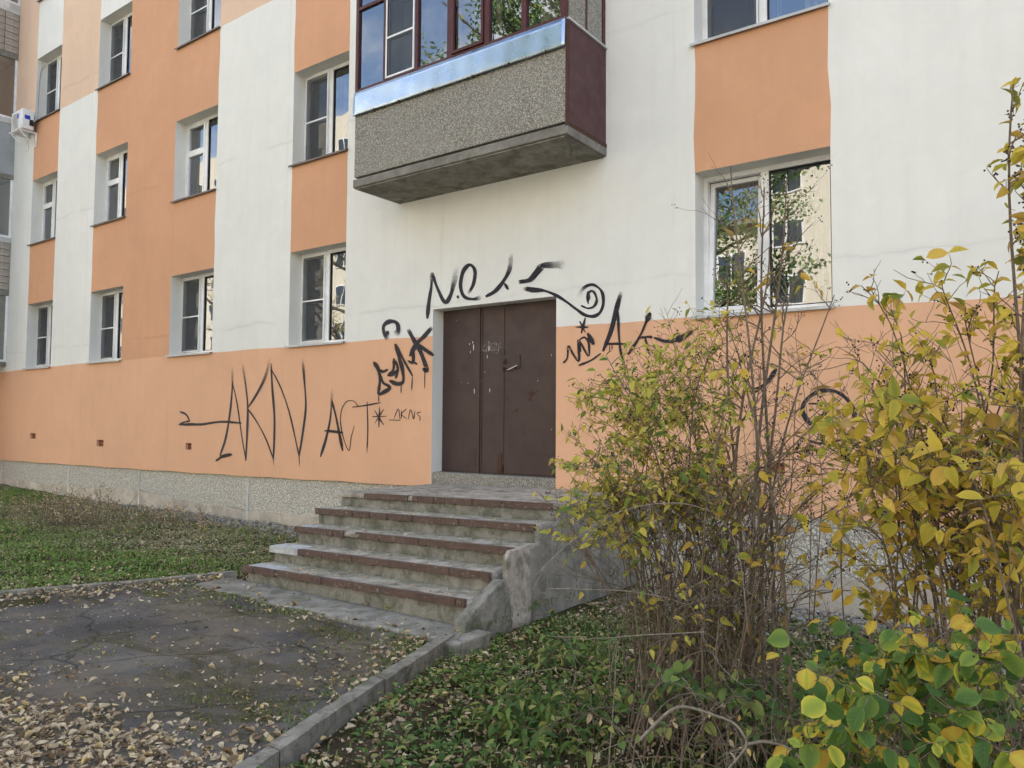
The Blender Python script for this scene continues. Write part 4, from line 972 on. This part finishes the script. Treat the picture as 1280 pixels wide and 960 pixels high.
sme = np_mesh('single_leaf', single[0], single[1], {'lf': np.c_[single[2], np.zeros(len(single[2]))]}, smooth=True); sme.materials.append(M['yellow_leaf'])
def single_leaf(px, py, z, s, label):
    p = onZ(px, py, z); o = link('fallen_leaf', sme, None, None, tuple(p)); o.scale = (s, s, s); o.rotation_euler = (.5, .2, random.uniform(0, 6)); tag(o, label, 'leaf', 'single bright fallen leaves')
single_leaf(488, 762, -.69, .055, 'bright yellow leaf lying at the foot of the lowest step'); single_leaf(188, 800, -.715, .05, 'pale yellow leaf alone on the bare middle of the asphalt')
single_leaf(596, 825, -.78, .05, 'yellow leaf on the grass just right of the diagonal kerb'); single_leaf(588, 670, -.21, .05, 'curled leaf resting on the middle step near its right end')

# grass: bent blades on the lawn, short tufts elsewhere
def blades(name, x, y, hh, seed, mat=M['grass'], lean=.5, wd=.0045, rb=0):
    r = np.random.default_rng(seed); z, _, _ = surf(x, y); P = np.stack([x, y, z], -1); k = proj_ok(P, 50); P = P[k]; n = len(P); h = (hh*np.ones(len(x)))[k]*r.uniform(.5, 1.3, n)
    a = r.uniform(0, 6.28, n); l = np.abs(r.normal(0, lean, n)); dx_ = np.stack([np.cos(a), np.sin(a), 0*a], -1)
    sd = np.stack([-np.sin(a), np.cos(a), 0*a], -1)*(wd*r.uniform(.7, 1.6, n))[:, None]
    mid = P+dx_*(l*h*.35)[:, None]+np.array([0, 0, 1])*(h*.6)[:, None]; tip = P+dx_*(l*h)[:, None]+np.array([0, 0, 1])*(h*np.clip(1-.35*l, .3, 1))[:, None]
    Vv = np.stack([P-sd, P+sd, mid-sd*.8, mid+sd*.8, tip-sd*.15, tip+sd*.15], 1).reshape(-1, 3); b = np.arange(n)*6
    Ff = np.concatenate([np.stack([b, b+1, b+3, b+2], -1), np.stack([b+2, b+3, b+5, b+4], -1)])
    rn = np.clip(r.beta(2, 2, n)*.9+rb+.12*vnoise(P[:, 0], P[:, 1], 3, 4), 0, 1); at = np.repeat(np.stack([0*rn, 0*rn, rn], -1), 6, 0)
    return tag(link(name, np_mesh(name, Vv, Ff, {'lf': at}), mat), kind='stuff')
N = 150000; x = r.uniform(-19.5, -6.9, N); y = r.uniform(-5.2, -.12, N); _, ip, isx = surf(x, y); v = vnoise(x, y, 1.6, 21)
bare = np.exp(-((y+.35)/.5)**2)*(x > -14)
k = (~ip) & (~isx) & (x < np.interp(y, [-12, -4.44, -3.59, -2.56], [-11.3, -7.72, -7.29, -6.9])-.08) & (r.random(N) < np.clip(.62+.45*v, .12, 1)*(1-.85*bare))
k &= r.random(N) < .55
blades('lawn_grass', x[k], y[k], .045, 31, rb=.12, lean=.9)
N = 75000; x = r.uniform(-19.5, -6.9, N); y = r.uniform(-5.2, -.10, N); _, ip, isx = surf(x, y); v2 = vnoise(x, y, 1.3, 77)
k = (~ip) & (~isx) & (x < np.interp(y, [-12, -4.44, -3.59, -2.56], [-11.3, -7.72, -7.29, -6.9])-.06) & (r.random(N) < .9-.6*np.exp(-((y+.2)/.35)**2)*(x > -14)); x, y, v2 = x[k], y[k], v2[k]
P = np.stack([x, y, hgt(x, y)+r.random(len(x))*.045], -1); ok = proj_ok(P, 40); P, v2 = P[ok], v2[ok]; n = len(P); a = r.uniform(0, 6.28, n)
d = np.stack([np.cos(a), np.sin(a), r.normal(.1, .4, n)], -1); nr = np.stack([r.normal(0, .6, n), r.normal(0, .6, n), np.ones(n)], -1)
st = leaf_template(.5, 3, .2, -.2); green_edge = np.exp(-((P[:, 1]+3.2)/.9)**2)
rv = np.clip(.62+.34*v2-.45*green_edge-.35*np.exp(-((P[:, 0]+16.6)/1.3)**2)+r.normal(0, .16, n), 0, 1)
Vv, Ff, at = scatter(st[0], st[1], P, frames(d, nr), r.uniform(.02, .05, n), st[2], rv)
tag(link('lawn_weeds', np_mesh('lawn_weeds', Vv, Ff, at), M['lawn_mass']), kind='stuff')
N = 60000; x = r.uniform(-3.7, 1.2, N); y = r.uniform(-5.8, -.3, N); v = vnoise(x, y, 2.3, 22)
k = (x > np.interp(y, [-12, -5.13, -4.28, -3.0], [-.85, -3.06, -3.34, -3.74])+.12) & (r.random(N) < np.clip(.25+.5*v, .05, .7))
blades('verge_grass', x[k], y[k], .05, 32, wd=.0035, rb=-.08)
N = 22000; x = r.uniform(-7.3, -2.6, N); y = r.uniform(-5.6, -3.1, N); _, ip, _s = surf(x, y)
e = np.exp(-np.maximum(-3.17-y, 0)/.16)+np.exp(-np.abs(x-np.interp(y, [-12, -5.13, -4.28, -3.0], [-.85, -3.06, -3.34, -3.74]))/.14)
k = ip & (r.random(N) < e*np.clip(.4+.7*vnoise(x, y, 3, 6), 0, 1)); blades('path_edge_grass', x[k], y[k], .028, 33, lean=.9, rb=-.1)
# low broad-leaved weeds on the right
wt = leaf_template(.62, 4, .25, -.25)
N = 4600; x = r.uniform(-3.6, 1.0, N); y = r.uniform(-5.4, -.6, N); v = vnoise(x, y, 1.9, 41)
k = (x > np.interp(y, [-12, -5.13, -4.28, -3.0], [-.85, -3.06, -3.34, -3.74])+.15) & (r.random(N) < np.clip(.30+.75*v, .02, .95)); x, y = x[k], y[k]
PP, DD, NR, SS = [], [], [], []
for xx, yy in zip(x, y):
    hz = float(hgt(xx, yy)); kk = random.randint(5, 9); near = math.exp(-((xx+1.9)**2+(yy+3.9)**2)/.9); hp = random.uniform(.02, .10)+.10*near; s0 = random.uniform(.025, .05)*(1+.7*near)
    for q in range(kk):
        a = q*2.4+random.random(); el = random.uniform(.1, .8); lv = random.random()
        PP.append((xx+.015*math.cos(a), yy+.015*math.sin(a), hz+hp*lv)); DD.append((math.cos(a), math.sin(a), el)); NR.append((-math.cos(a)*el, -math.sin(a)*el, 1)); SS.append(s0*random.uniform(.7, 1.2))
PP = np.array(PP); ok = proj_ok(PP, 60)
Vv, Ff, at = scatter(wt[0], wt[1], PP[ok], frames(np.array(DD)[ok], np.array(NR)[ok]), np.array(SS)[ok], wt[2])
tag(link('ground_weeds', np_mesh('ground_weeds', Vv, Ff, at), M['weed_mass']), kind='stuff')
# rubble strip below the plinth
ico = np.array([(0, 0, 1), (.9, 0, .2), (.28, .85, .2), (-.72, .5, .3), (-.7, -.55, .2), (.3, -.85, .3), (0, 0, -.6)]); icf = np.array([(0, 1, 2), (0, 2, 3), (0, 3, 4), (0, 4, 5), (0, 5, 1), (6, 2, 1), (6, 3, 2), (6, 4, 3), (6, 5, 4), (6, 1, 5)])
N = 5200; x = r.uniform(-15.5, -6.8, N); y = -np.abs(r.normal(0, .35, N))-.03; dpt = np.clip((x+15.5)/6, .15, 1); k = r.random(N) < dpt; x, y = x[k], y[k]
x = np.concatenate([x, r.uniform(-3.6, 1, 2600)]); y = np.concatenate([y, -np.abs(r.normal(0, .5, 2600))-.03]); n = len(x)
a = r.uniform(0, 6.28, n); d = np.stack([np.cos(a), np.sin(a), r.normal(0, .3, n)], -1); nr = np.stack([r.normal(0, .3, n), r.normal(0, .3, n), np.ones(n)], -1)
Vv, Ff, _ = scatter(ico, icf, np.stack([x, y, hgt(x, y)+.003], -1), frames(d, nr), (r.gamma(2, .009, n)+.006)[:, None]*np.array([[1, 1, .6]]))
tag(link('rubble', np_mesh('rubble', Vv, Ff), M['stone']), kind='stuff')

# ================================================================== BUSHES
def stem_path(base, tip, bow=.35, n=12, wob=.02, rg=random):
    base, tip = np.array(base, float), np.array(tip, float); h = tip-base; L = np.linalg.norm(h)
    c1 = base+np.array([h[0]*.15, h[1]*.15, h[2]*(.5+bow*.3)]); c2 = base+np.array([h[0]*.6, h[1]*.6, h[2]*(.85+bow*.35)])
    t = np.linspace(0, 1, n)[:, None]; P = (1-t)**3*base+3*(1-t)**2*t*c1+3*(1-t)*t*t*c2+t**3*tip
    ph = np.array([rg.uniform(0, 6.28) for _ in range(3)]); P += wob*L*np.sin(t*np.array([[7, 8, 5]])+ph)*t*(1-t*.3)
    return P
OCT = np.array([(1, 0, 0), (-1, 0, 0), (0, 1, 0), (0, -1, 0), (0, 0, 1), (0, 0, -1)], float); OCF = np.array([(0, 2, 4), (2, 1, 4), (1, 3, 4), (3, 0, 4), (2, 0, 5), (1, 2, 5), (3, 1, 5), (0, 3, 5)])
def make_bush(name, label, specs, leafkey, temp, center, seed, nind=240, hang=.5, smat='bark'):
    """specs: dicts(base, tip, r, nb twigs, bl twig length, lp leaf probability, ls leaf size, z0 start of twigs, berries)"""
    rg = random.Random(seed); root = empty(name, center); tag(root, label, 'bush'); c = np.array(center)
    LP, LD, LS = [], [], []; BR = []
    for sp in specs:
        P = stem_path(sp['base'], sp['tip'], sp.get('bow', .35), 14, sp.get('wob', .03), rg); A = Acc(); r0 = sp.get('r', .007)
        V_, F_ = tube_arrays(P, r0, r0*.28, 6); A.add(V_-c, F_)
        T = np.gradient(P, axis=0); T /= np.linalg.norm(T, axis=1)[:, None]; L = np.linalg.norm(np.diff(P, axis=0), axis=1).sum()
        lp, ls = sp.get('lp', .6), sp.get('ls', .05)
        def leaves_on(Q, lp_, ls_):
            n = max(2, int(np.linalg.norm(np.diff(Q, axis=0), axis=1).sum()/.045)); idx = np.linspace(.15, 1, n)*(len(Q)-1)
            for f in idx:
                i = min(int(f), len(Q)-2); p = Q[i]+(Q[i+1]-Q[i])*(f-i); t = Q[i+1]-Q[i]; t = t/np.linalg.norm(t)
                s1 = np.cross(t, [rg.gauss(0, 1), rg.gauss(0, 1), rg.gauss(0, 1)]); s1 /= np.linalg.norm(s1)+1e-9
                for sg in (1, -1):
                    if rg.random() < lp_:
                        d = t*.45+s1*sg*.8+np.array([0, 0, -hang*rg.uniform(.2, 1.4)]); LP.append(p); LD.append(d); LS.append(ls_*rg.uniform(.55, 1.2))
        leaves_on(P[int(len(P)*sp.get('z0', .4)):], lp*.6, ls)
        for b in range(sp.get('nb', 5)):
            f = rg.uniform(sp.get('z0', .4), .97)*(len(P)-1); i = int(f); p = P[i]+(P[min(i+1, len(P)-1)]-P[i])*(f-i)
            lq = lp*rg.choice((.05, .3, 1.0, 1.0, 2.0)); az = rg.uniform(0, 6.28); up = rg.uniform(-.1, .9); d = np.array([math.cos(az), math.sin(az), up])*.8+T[i]*.5; d /= np.linalg.norm(d)
            bl_ = sp.get('bl', .3)*rg.uniform(.4, 1.25)*(1.15-.6*f/len(P)); m = 6; q = [p]; dd = d.copy()
            for s_ in range(m): dd = dd+np.array([rg.gauss(0, .16), rg.gauss(0, .16), rg.gauss(.02, .14)]); dd /= np.linalg.norm(dd); q.append(q[-1]+dd*bl_/m)
            q = np.array(q); V_, F_ = tube_arrays(q, max(.0016, r0*.36), .0009, 4); A.add(V_-c, F_); leaves_on(q, lq, ls)
            for s_ in range(sp.get('ns', 2)):
                j = rg.randint(1, m-1); az = rg.uniform(0, 6.28); d3 = dd+np.array([math.cos(az), math.sin(az), rg.uniform(-.3, .6)]); d3 /= np.linalg.norm(d3)
                l3 = bl_*rg.uniform(.25, .6); q3 = np.array([q[j]+d3*l3*t_+np.array([0, 0, .04*l3*math.sin(t_*6)]) for t_ in (0, .33, .66, 1)]); V_, F_ = tube_arrays(q3, .0013, .0007, 4); A.add(V_-c, F_); leaves_on(q3, lq, ls)
                if rg.random() < sp.get('berries', .2):
                    for _ in range(rg.randint(3, 6)): BR.append(q3[-1]+np.array([rg.gauss(0, .009) for _ in range(3)]))
        link('stem', A.mesh('stem'), M[sp.get('mat', smat)], root)
    if LP:
        LP, LD, LS = np.array(LP), np.array(LD), np.array(LS); n = len(LP); rr = np.random.default_rng(seed)
        NR = np.stack([rr.normal(0, .55, n), rr.normal(-.25, .55, n), np.ones(n)*.8], -1); R = frames(LD, NR)
        dist = (LP-CAM) @ FW; vis = proj_ok(LP, 10) & (dist > .5); size = np.where(vis, LS/np.maximum(dist, .3), 0)
        o_ = np.argsort(-size); k_ind = o_[:nind]; rest = o_[nind:]
        big = [leaf_template(temp[0]*w_, 6, temp[1]*f_, temp[2]*cu, twist=tw) for w_, f_, cu, tw in ((1, 1, 1, 0), (1.15, .6, .4, .3), (.85, 1.6, 1.8, -.4), (1.05, .9, 2.6, .5))]
        mes = []
        for bt_ in big:
            m_ = np_mesh('leaf', bt_[0], bt_[1], {'lf': np.c_[bt_[2], np.zeros(len(bt_[2]))]}, smooth=True); m_.materials.append(M[leafkey+'_leaf']); mes.append(m_)
        for q in k_ind:
            o = link('leaf', mes[rg.randint(0, 3)], None, root); mw = Matrix(R[q].tolist()).to_4x4(); o.matrix_local = Matrix.Translation(Vector(LP[q]-c)) @ mw @ Matrix.Scale(float(LS[q]), 4)
        if len(rest):
            st = leaf_template(temp[0], 4, temp[1], temp[2]); Vv, Ff, at = scatter(st[0], st[1], LP[rest]-c, R[rest], LS[rest], st[2], rr.random(len(rest)))
            o = link('leaves', np_mesh('leaves', Vv, Ff, at), M[leafkey+'_mass'], root); o['kind'] = 'stuff'
    if BR:
        BR = np.array(BR); n = len(BR); Vv, Ff, _ = scatter(OCT, OCF, BR-c, np.repeat(np.eye(3)[None], n, 0), np.full(n, .0042)); o = link('berries', np_mesh('berries', Vv, Ff), M['berry'], root); o['kind'] = 'stuff'
    print(name, len(specs), 'leaves', len(LP), 'berries', len(BR))
    return root
rg = random.Random(11)
def gb(x, y): return (x, y, float(hgt(x, y))-.02)
# middle bush: small yellow-green leaves, many stems
sp = []
def tp(px, py, dd): return tuple(atD(px, py, dd))
for _ in range(36):
    b = gb(-1.70+rg.gauss(0, .20), -3.35+rg.gauss(0, .2)); px = rg.triangular(690, 930, 800); py = rg.uniform(440, 640)
    if px < 740: py = max(py, 450)
    sp.append(dict(base=b, tip=tp(px, py, rg.uniform(3.7, 4.6)), r=rg.uniform(.003, .008), nb=9, bl=.40, lp=.40, ls=.055, z0=.60, ns=3, berries=.4, bow=rg.uniform(.0, 1.0), wob=.05))
for _ in range(36):
    b = gb(-1.62+rg.gauss(0, .2), -3.4+rg.gauss(0, .2)); sp.append(dict(base=b, tip=tp(rg.uniform(720, 1030), rg.uniform(560, 860), rg.uniform(3.3, 4.4)), r=rg.uniform(.002, .005), nb=6, bl=.34, lp=.04, ls=.06, z0=.15, ns=3, bow=rg.uniform(.0, 1.6), wob=.07, mat=rg.choice(('bark', 'dry_bark'))))
for _ in range(9):
    sp.append(dict(base=gb(-1.85+rg.gauss(0, .1), -3.4+rg.gauss(0, .15)), tip=tp(rg.uniform(690, 790), rg.uniform(600, 720), rg.uniform(3.5, 4.0)), r=.004, nb=6, bl=.3, lp=.30, ls=.055, z0=.45, ns=2, bow=rg.uniform(.4, 1.3), wob=.05))
for _ in range(56):
    b = gb(-1.58+rg.gauss(0, .22), -3.42+rg.gauss(0, .2)); sp.append(dict(base=b, tip=tp(rg.uniform(680, 1090), rg.uniform(590, 760), rg.uniform(3.4, 4.5)), r=rg.uniform(.003, .0065), nb=6, bl=.32, lp=.012, ls=.06, z0=.2, ns=3, bow=rg.uniform(.0, .5), wob=.05, mat=rg.choice(('bark', 'bark', 'dry_bark'))))
make_bush('bush', 'middle bush with small yellow-green leaves right of the steps', sp, 'mixed', (.5, .3, -.2), gb(-1.7, -3.4), 101, 260)
# tall nearly bare stems
sp = []
tall = [((948, 235), 4.0), ((988, 232), 4.05), ((962, 300), 3.9), ((918, 430), 4.0), ((915, 215), 4.1), ((1010, 330), 3.9), ((1045, 360), 4.0), ((900, 330), 4.2)]
for (p, dd) in tall:
    sp.append(dict(base=gb(-1.30+rg.gauss(0, .10), -3.45+rg.gauss(0, .12)), tip=tp(*p, dd), r=rg.uniform(.0085, .012), nb=8, bl=.36, lp=.03, ls=.06, z0=.45, ns=3, berries=.5, bow=.15, wob=.018))
for _ in range(22):
    sp.append(dict(base=gb(-1.35+rg.gauss(0, .24), -3.45+rg.gauss(0, .2)), tip=tp(rg.uniform(900, 1130), rg.uniform(430, 760), rg.uniform(3.5, 4.5)), r=rg.uniform(.003, .009), nb=7, bl=.40, lp=.07, ls=.06, z0=.3, ns=3, berries=.3, bow=rg.uniform(.0, 1.0), wob=.05))
make_bush('bush', 'tall nearly bare bush whose thin stems cross the ground-floor window', sp, 'yellow', (.55, .3, -.25), gb(-1.3, -3.45), 102, 160)
# right bush: yellow leaves
sp = []
for _ in range(28):
    px = rg.uniform(1030, 1350); py = rg.uniform(430, 690) if px > 1120 else rg.uniform(440, 700)
    sp.append(dict(base=gb(-.30+rg.gauss(0, .2), -3.75+rg.gauss(0, .25)), tip=tp(px, py, rg.uniform(2.7, 3.8)), r=rg.uniform(.004, .008), nb=8, bl=.44, lp=.21, ls=.057, z0=.35, ns=3, berries=.25, bow=rg.uniform(.0, 1.0), wob=.045))
for _ in range(24):
    sp.append(dict(base=gb(-.2+rg.gauss(0, .3), -3.9+rg.gauss(0, .3)), tip=tp(rg.uniform(1060, 1300), rg.uniform(560, 760), rg.uniform(2.6, 3.3)), r=rg.uniform(.003, .006), nb=7, bl=.40, lp=.26, ls=.066, z0=.30, ns=3, bow=rg.uniform(.8, 1.9), wob=.05))
for p in ((1190, 345), (1140, 400), (1225, 400), (1270, 330), (1065, 372), (1095, 400)):
    sp.append(dict(base=gb(-.35+rg.gauss(0, .1), -3.8), tip=tp(*p, 3.1), r=.006, nb=7, bl=.26, lp=.45, ls=.06, z0=.6, ns=1, berries=.3, bow=.3))
for p, dd in (((1262, 112), 3.0), ((1285, 190), 2.9), ((1300, 260), 3.0)):
    sp.append(dict(base=gb(-.15+rg.gauss(0, .06), -4.2), tip=tp(*p, dd), r=.009, nb=16, bl=.17, lp=.30, ls=.055, z0=.45, ns=2, berries=.8, bow=.12, wob=.012))
make_bush('bush', 'dense yellow-leaved bush with one tall shoot at the right edge', sp, 'yellow', (.58, .25, -.25), gb(-.25, -3.9), 103, 290)
# low green bush close to the camera
sp = []
for _ in range(58):
    px = rg.uniform(985, 1330); py = rg.uniform(800, 1000)+max(0, (1090-px))*.3
    sp.append(dict(base=gb(-.25+rg.gauss(0, .2), -4.75+rg.gauss(0, .15)), tip=tp(px, py, rg.uniform(2.0, 3.1)), r=.003, nb=5, bl=.18, lp=.36, ls=.054, z0=.45, ns=1, bow=.5))
for _ in range(8):
    sp.append(dict(base=gb(-.2+rg.gauss(0, .12), -4.75), tip=tp(rg.uniform(1120, 1290), rg.uniform(735, 850), rg.uniform(2.2, 2.6)), r=.0035, nb=4, bl=.16, lp=.34, ls=.062, z0=.6, ns=1, bow=.5))
make_bush('bush', 'low bush with broad round green leaves in the near right corner', sp, 'green', (.78, .15, -.15), gb(-.2, -4.8), 104, 290, hang=.9)
sp = []
for _ in range(13):
    b = gb(-1.4+rg.gauss(0, .35), -3.3+rg.gauss(0, .3)); sp.append(dict(base=b, tip=tp(rg.uniform(740, 1080), rg.uniform(850, 960), rg.uniform(3.3, 4.4)), r=rg.uniform(.002, .004), nb=5, bl=.24, lp=.36, ls=.058, z0=.1, ns=2, bow=rg.uniform(.2, 1.4), wob=.05))
make_bush('undergrowth', 'dark green leafy undergrowth between the bare bush stems', sp, 'weed', (.72, .2, -.2), gb(-1.4, -3.3), 106, 150)['category'] = 'undergrowth'
# dry tangle of twigs at the foot, and one thick curved branch
sp = []
for _ in range(80):
    bx_, by_ = -1.45+rg.gauss(0, .28), -3.75+rg.gauss(0, .25); a = rg.uniform(0, 6.28); l = rg.uniform(.3, .9)
    sp.append(dict(base=gb(bx_, by_), tip=(bx_+l*math.cos(a), by_+l*math.sin(a)-.1, -.72+rg.uniform(.0, .45)), r=rg.uniform(.002, .005), nb=3, bl=.25, lp=.03, ls=.04, z0=.3, ns=1, bow=1.6, mat='dry_bark' if rg.random() < .6 else 'bark'))
for (p0_, p1_, d0, d1) in (((700, 940), (930, 600), 3.4, 3.4), ((690, 945), (830, 800), 3.3, 3.6)):
    pass
make_bush('dry_brush', 'tangle of dry grey twigs at the foot of the bushes', sp, 'dry', (.5, .3, -.2), gb(-1.45, -3.75), 105, 60)
def arc(name, label, pts, r0, r1, mat):
    P = np.array([atD(*p) for p in pts]); t = np.linspace(0, 1, len(P)); tt = np.linspace(0, 1, len(P)*6)
    P = crom([tuple(p) for p in P], 6); c = P[0].copy(); R_ = np.random.default_rng(len(label)); P = P+np.cumsum(R_.normal(0, .0022, P.shape), 0)*np.linspace(0, 1, len(P))[:, None]
    A = Acc(); A.add(*tube_arrays(P-c, r0, r1*.7, 8))
    for q in range(7):
        i = R_.integers(len(P)//5, len(P)-2); d = R_.normal(0, 1, 3); d /= np.linalg.norm(d); l = R_.uniform(.03, .12); A.add(*tube_arrays(P[i]-c+np.outer(np.linspace(0, 1, 4), d*l)+R_.normal(0, .004, (4, 3))*np.array([[0], [1], [1], [1]]), r0*.35, .0006, 5))
    V_, F_ = np.concatenate(A.V), np.concatenate(A.F); o = link(name, np_mesh(name, V_, F_, smooth=True), M[mat]); o.location = c; tag(o, label, 'branch'); return o
arc('dry_branch', 'thick bent grey branch lying over the ground in front of the bushes', [(800, 925, 3.1), (838, 888, 3.1), (862, 883, 3.1), (900, 893, 3.1), (925, 905, 3.05), (932, 925, 3.05), (905, 955, 3.0)], .0065, .005, 'dry_bark')
arc('dry_branch', 'long pale arching stem bowing left from the bush across the step side', [(935, 790, 3.6), (925, 700, 3.5), (905, 655, 3.4), (870, 634, 3.3), (820, 632, 3.25), (765, 648, 3.2), (715, 680, 3.15), (665, 725, 3.1)], .0034, .0016, 'dry_bark')
arc('dry_branch', 'thin pale twig running flat from the steps into the bush', [(685, 736, 3.7), (740, 737, 3.7), (800, 742, 3.7), (860, 760, 3.7)], .0035, .002, 'dry_bark')
arc('dry_branch', 'straight pale stalk slanting over the weeds towards the kerb', [(880, 790, 3.4), (800, 795, 3.4), (740, 800, 3.45), (680, 795, 3.5)], .003, .0015, 'dry_bark')
arc('dry_branch', 'long bare stem arching to the right in front of the yellow bush', [(960, 760, 3.4), (975, 680, 3.35), (1010, 620, 3.3), (1075, 590, 3.2), (1170, 568, 3.1), (1275, 575, 3.0)], .0045, .002, 'bark')
arc('dry_branch', 'pale bent stem at the bottom edge right of the thick branch', [(935, 930, 3.0), (960, 928, 3.0), (985, 938, 3.0), (1015, 965, 2.9)], .006, .005, 'dry_bark')
# dead weeds on the lawn
def weedclump(px, py, n, label, spread, hh=1.0):
    p = onZ(px, py, -.70); R_ = random.Random(px); sp = []
    for _ in range(n):
        x, y = p[0]+R_.gauss(0, spread), p[1]+R_.gauss(0, spread*.4)
        sp.append(dict(base=(x, y, float(hgt(x, y))-.01), tip=(x+R_.gauss(0, .12), y+R_.gauss(0, .12), -.72+hh*R_.uniform(.2, .55)), r=.004, nb=5, bl=.16, lp=.45, ls=.03, z0=.2, ns=1, mat='bark'))
    o = make_bush('dry_weeds', label, sp, 'dry', (.5, .3, -.2), (p[0], p[1], -.72), px, 0); o['category'] = 'weeds'
weedclump(78, 655, 95, 'reddish brown dead weeds on the lawn near the left edge', .75)
weedclump(205, 655, 45, 'smaller grey dead weeds on the lawn below the plinth', .5, .45)
def greentuft(px, py, z, n, label, ls=.05):
    p = onZ(px, py, z); R_ = random.Random(px); sp = []
    for _ in range(n):
        x, y = p[0]+R_.gauss(0, .11), p[1]+R_.gauss(0, .10)
        sp.append(dict(base=(x, y, float(hgt(x, y))-.01), tip=(x+R_.gauss(0, .15), y+R_.gauss(0, .10), z+R_.uniform(.06, .22)), r=.0025, nb=3, bl=.10, lp=.8, ls=ls, z0=.2, ns=0))
    o = make_bush('green_weeds', label, sp, 'weed', (.45, .3, -.3), (p[0], p[1], z), px+1, 60); o['category'] = 'weeds'
greentuft(655, 768, -.80, 14, 'green leafy tuft against the right side of the steps')
greentuft(655, 925, -.80, 26, 'broad green nettle-like weeds at the bottom centre', .075)
greentuft(745, 905, -.80, 22, 'green nettle-like weeds left of the bent branch', .07)
greentuft(720, 835, -.80, 22, 'spreading green weeds at the left foot of the bushes', .065)

# ================================================================== ACROSS THE YARD (seen mirrored in the panes)
OB = empty('opposite_block', (-45, -40, 0)); tag(OB, 'pale yellow brick block across the yard, mirrored in the window panes', 'building')
OB.location = (0, 0, 0)
q = MB(); q.box(-38, 25, -43, -31, -1, 15.5); q.box(-110, -38.01, -43, -31.0, -1, 24.5); q.build('wall', M['yellow_brick'], OB)
q = MB(); q.box(-37.9, 25.4, -43.4, -30.6, 15.502, 15.8); q.build('roof_edge', M['slab'], OB)
wf = None
for f_ in range(8):
    for i in range(40):
        x = -107+i*3.3
        if f_ > 4 and x > -39.5: continue
        if wf is None:
            q = MB(); q.box(-.75, .75, -.02, .03, 0, 1.5, 0); q.box(-.68, -.04, .031, .036, .07, 1.43, 1); q.box(.04, .68, .031, .036, .07, 1.43, 1)
            o = q.build('window', [M['pvc'], M['dark_glass']], OB); wf = o.data; o.location = (x, -30.97, 1.3+f_*2.8)
        else: link('window', wf, None, OB, (x, -30.97, 1.3+f_*2.8))
def tree(x, y, h, seed, label, dense=1.0, leaf='mixed', lo=.3):
    R_ = random.Random(seed); c = np.array([x, y, -.85]); root = empty('birch_tree', tuple(c)); tag(root, label, 'tree', 'trees across the yard')
    A = Acc(); tips = []
    def grow(p, d, L, r_, lev):
        n = 6; pts = [p]; dd = np.array(d, float)
        for _ in range(n): dd = dd+np.array([R_.gauss(0, .07), R_.gauss(0, .07), .03]); dd /= np.linalg.norm(dd); pts.append(pts[-1]+dd*L/n)
        pts = np.array(pts); V_, F_ = tube_arrays(pts, r_, r_*.45, 6 if lev < 2 else 4); A.add(V_, F_)
        if lev >= 2: tips.append(pts)
        if lev < 3:
            for _ in range((int(13*dense), 6, 4)[lev]):
                f = R_.uniform(lo if lev == 0 else .3, 1)*n; i = min(int(f), n-1); q = pts[i]; az = R_.uniform(0, 6.28); e = R_.uniform(.2, .9); d2 = np.array([math.cos(az), math.sin(az), e]); d2 /= np.linalg.norm(d2)
                grow(q, d2, L*R_.uniform(.32, .5)*(1.1-.4*f/n), r_*(.38 if dense < 2 else .25), lev+1)
    grow(np.zeros(3), (0, 0, 1), h, h*.016, 0)
    link('trunk', A.mesh('trunk'), M['tree_bark'], root)
    Pp = np.concatenate([t[2:] for t in tips]); rr = np.random.default_rng(seed); kk = 3 if dense < 2 else 8; Pp = np.repeat(Pp, kk, 0)+rr.normal(0, .18 if dense < 2 else .22, (len(Pp)*kk, 3)); n = len(Pp); Pp = Pp[rr.random(n) < (.55 if dense < 2 else 1.1)]; n = len(Pp)
    st = leaf_template(.8, 3, .2, -.1); Vv, Ff, at = scatter(st[0], st[1], Pp, frames(rr.normal(0, 1, (n, 3)), rr.normal(0, 1, (n, 3))), rr.uniform(.08, .15, n)*(1 if dense < 2 else 1.15), st[2], rr.random(n))
    o = link('crown', np_mesh('crown', Vv, Ff, at), M[leaf+'_mass'], root); o['kind'] = 'stuff'
for i, (x, y, h) in enumerate(((-11.4, -17.5, 19), (-15.5, -27.5, 15), (-27, -26, 16), (-38, -27, 18), (-52, -27, 19), (4, -26, 13))):
    tree(x, y, h, 50+i, 'half-bare autumn tree across the yard, ' + ('mirrored in the right ground-floor window', 'mirrored left of the tilted sash', 'mirrored between the window columns', 'tallest of those mirrored in the left panes', 'farthest left of the mirrored row', 'standing nearest the right edge of the yard')[i], 3.6 if i == 0 else 1.0, 'weed' if i == 0 else 'mixed', .12 if i == 0 else .3)
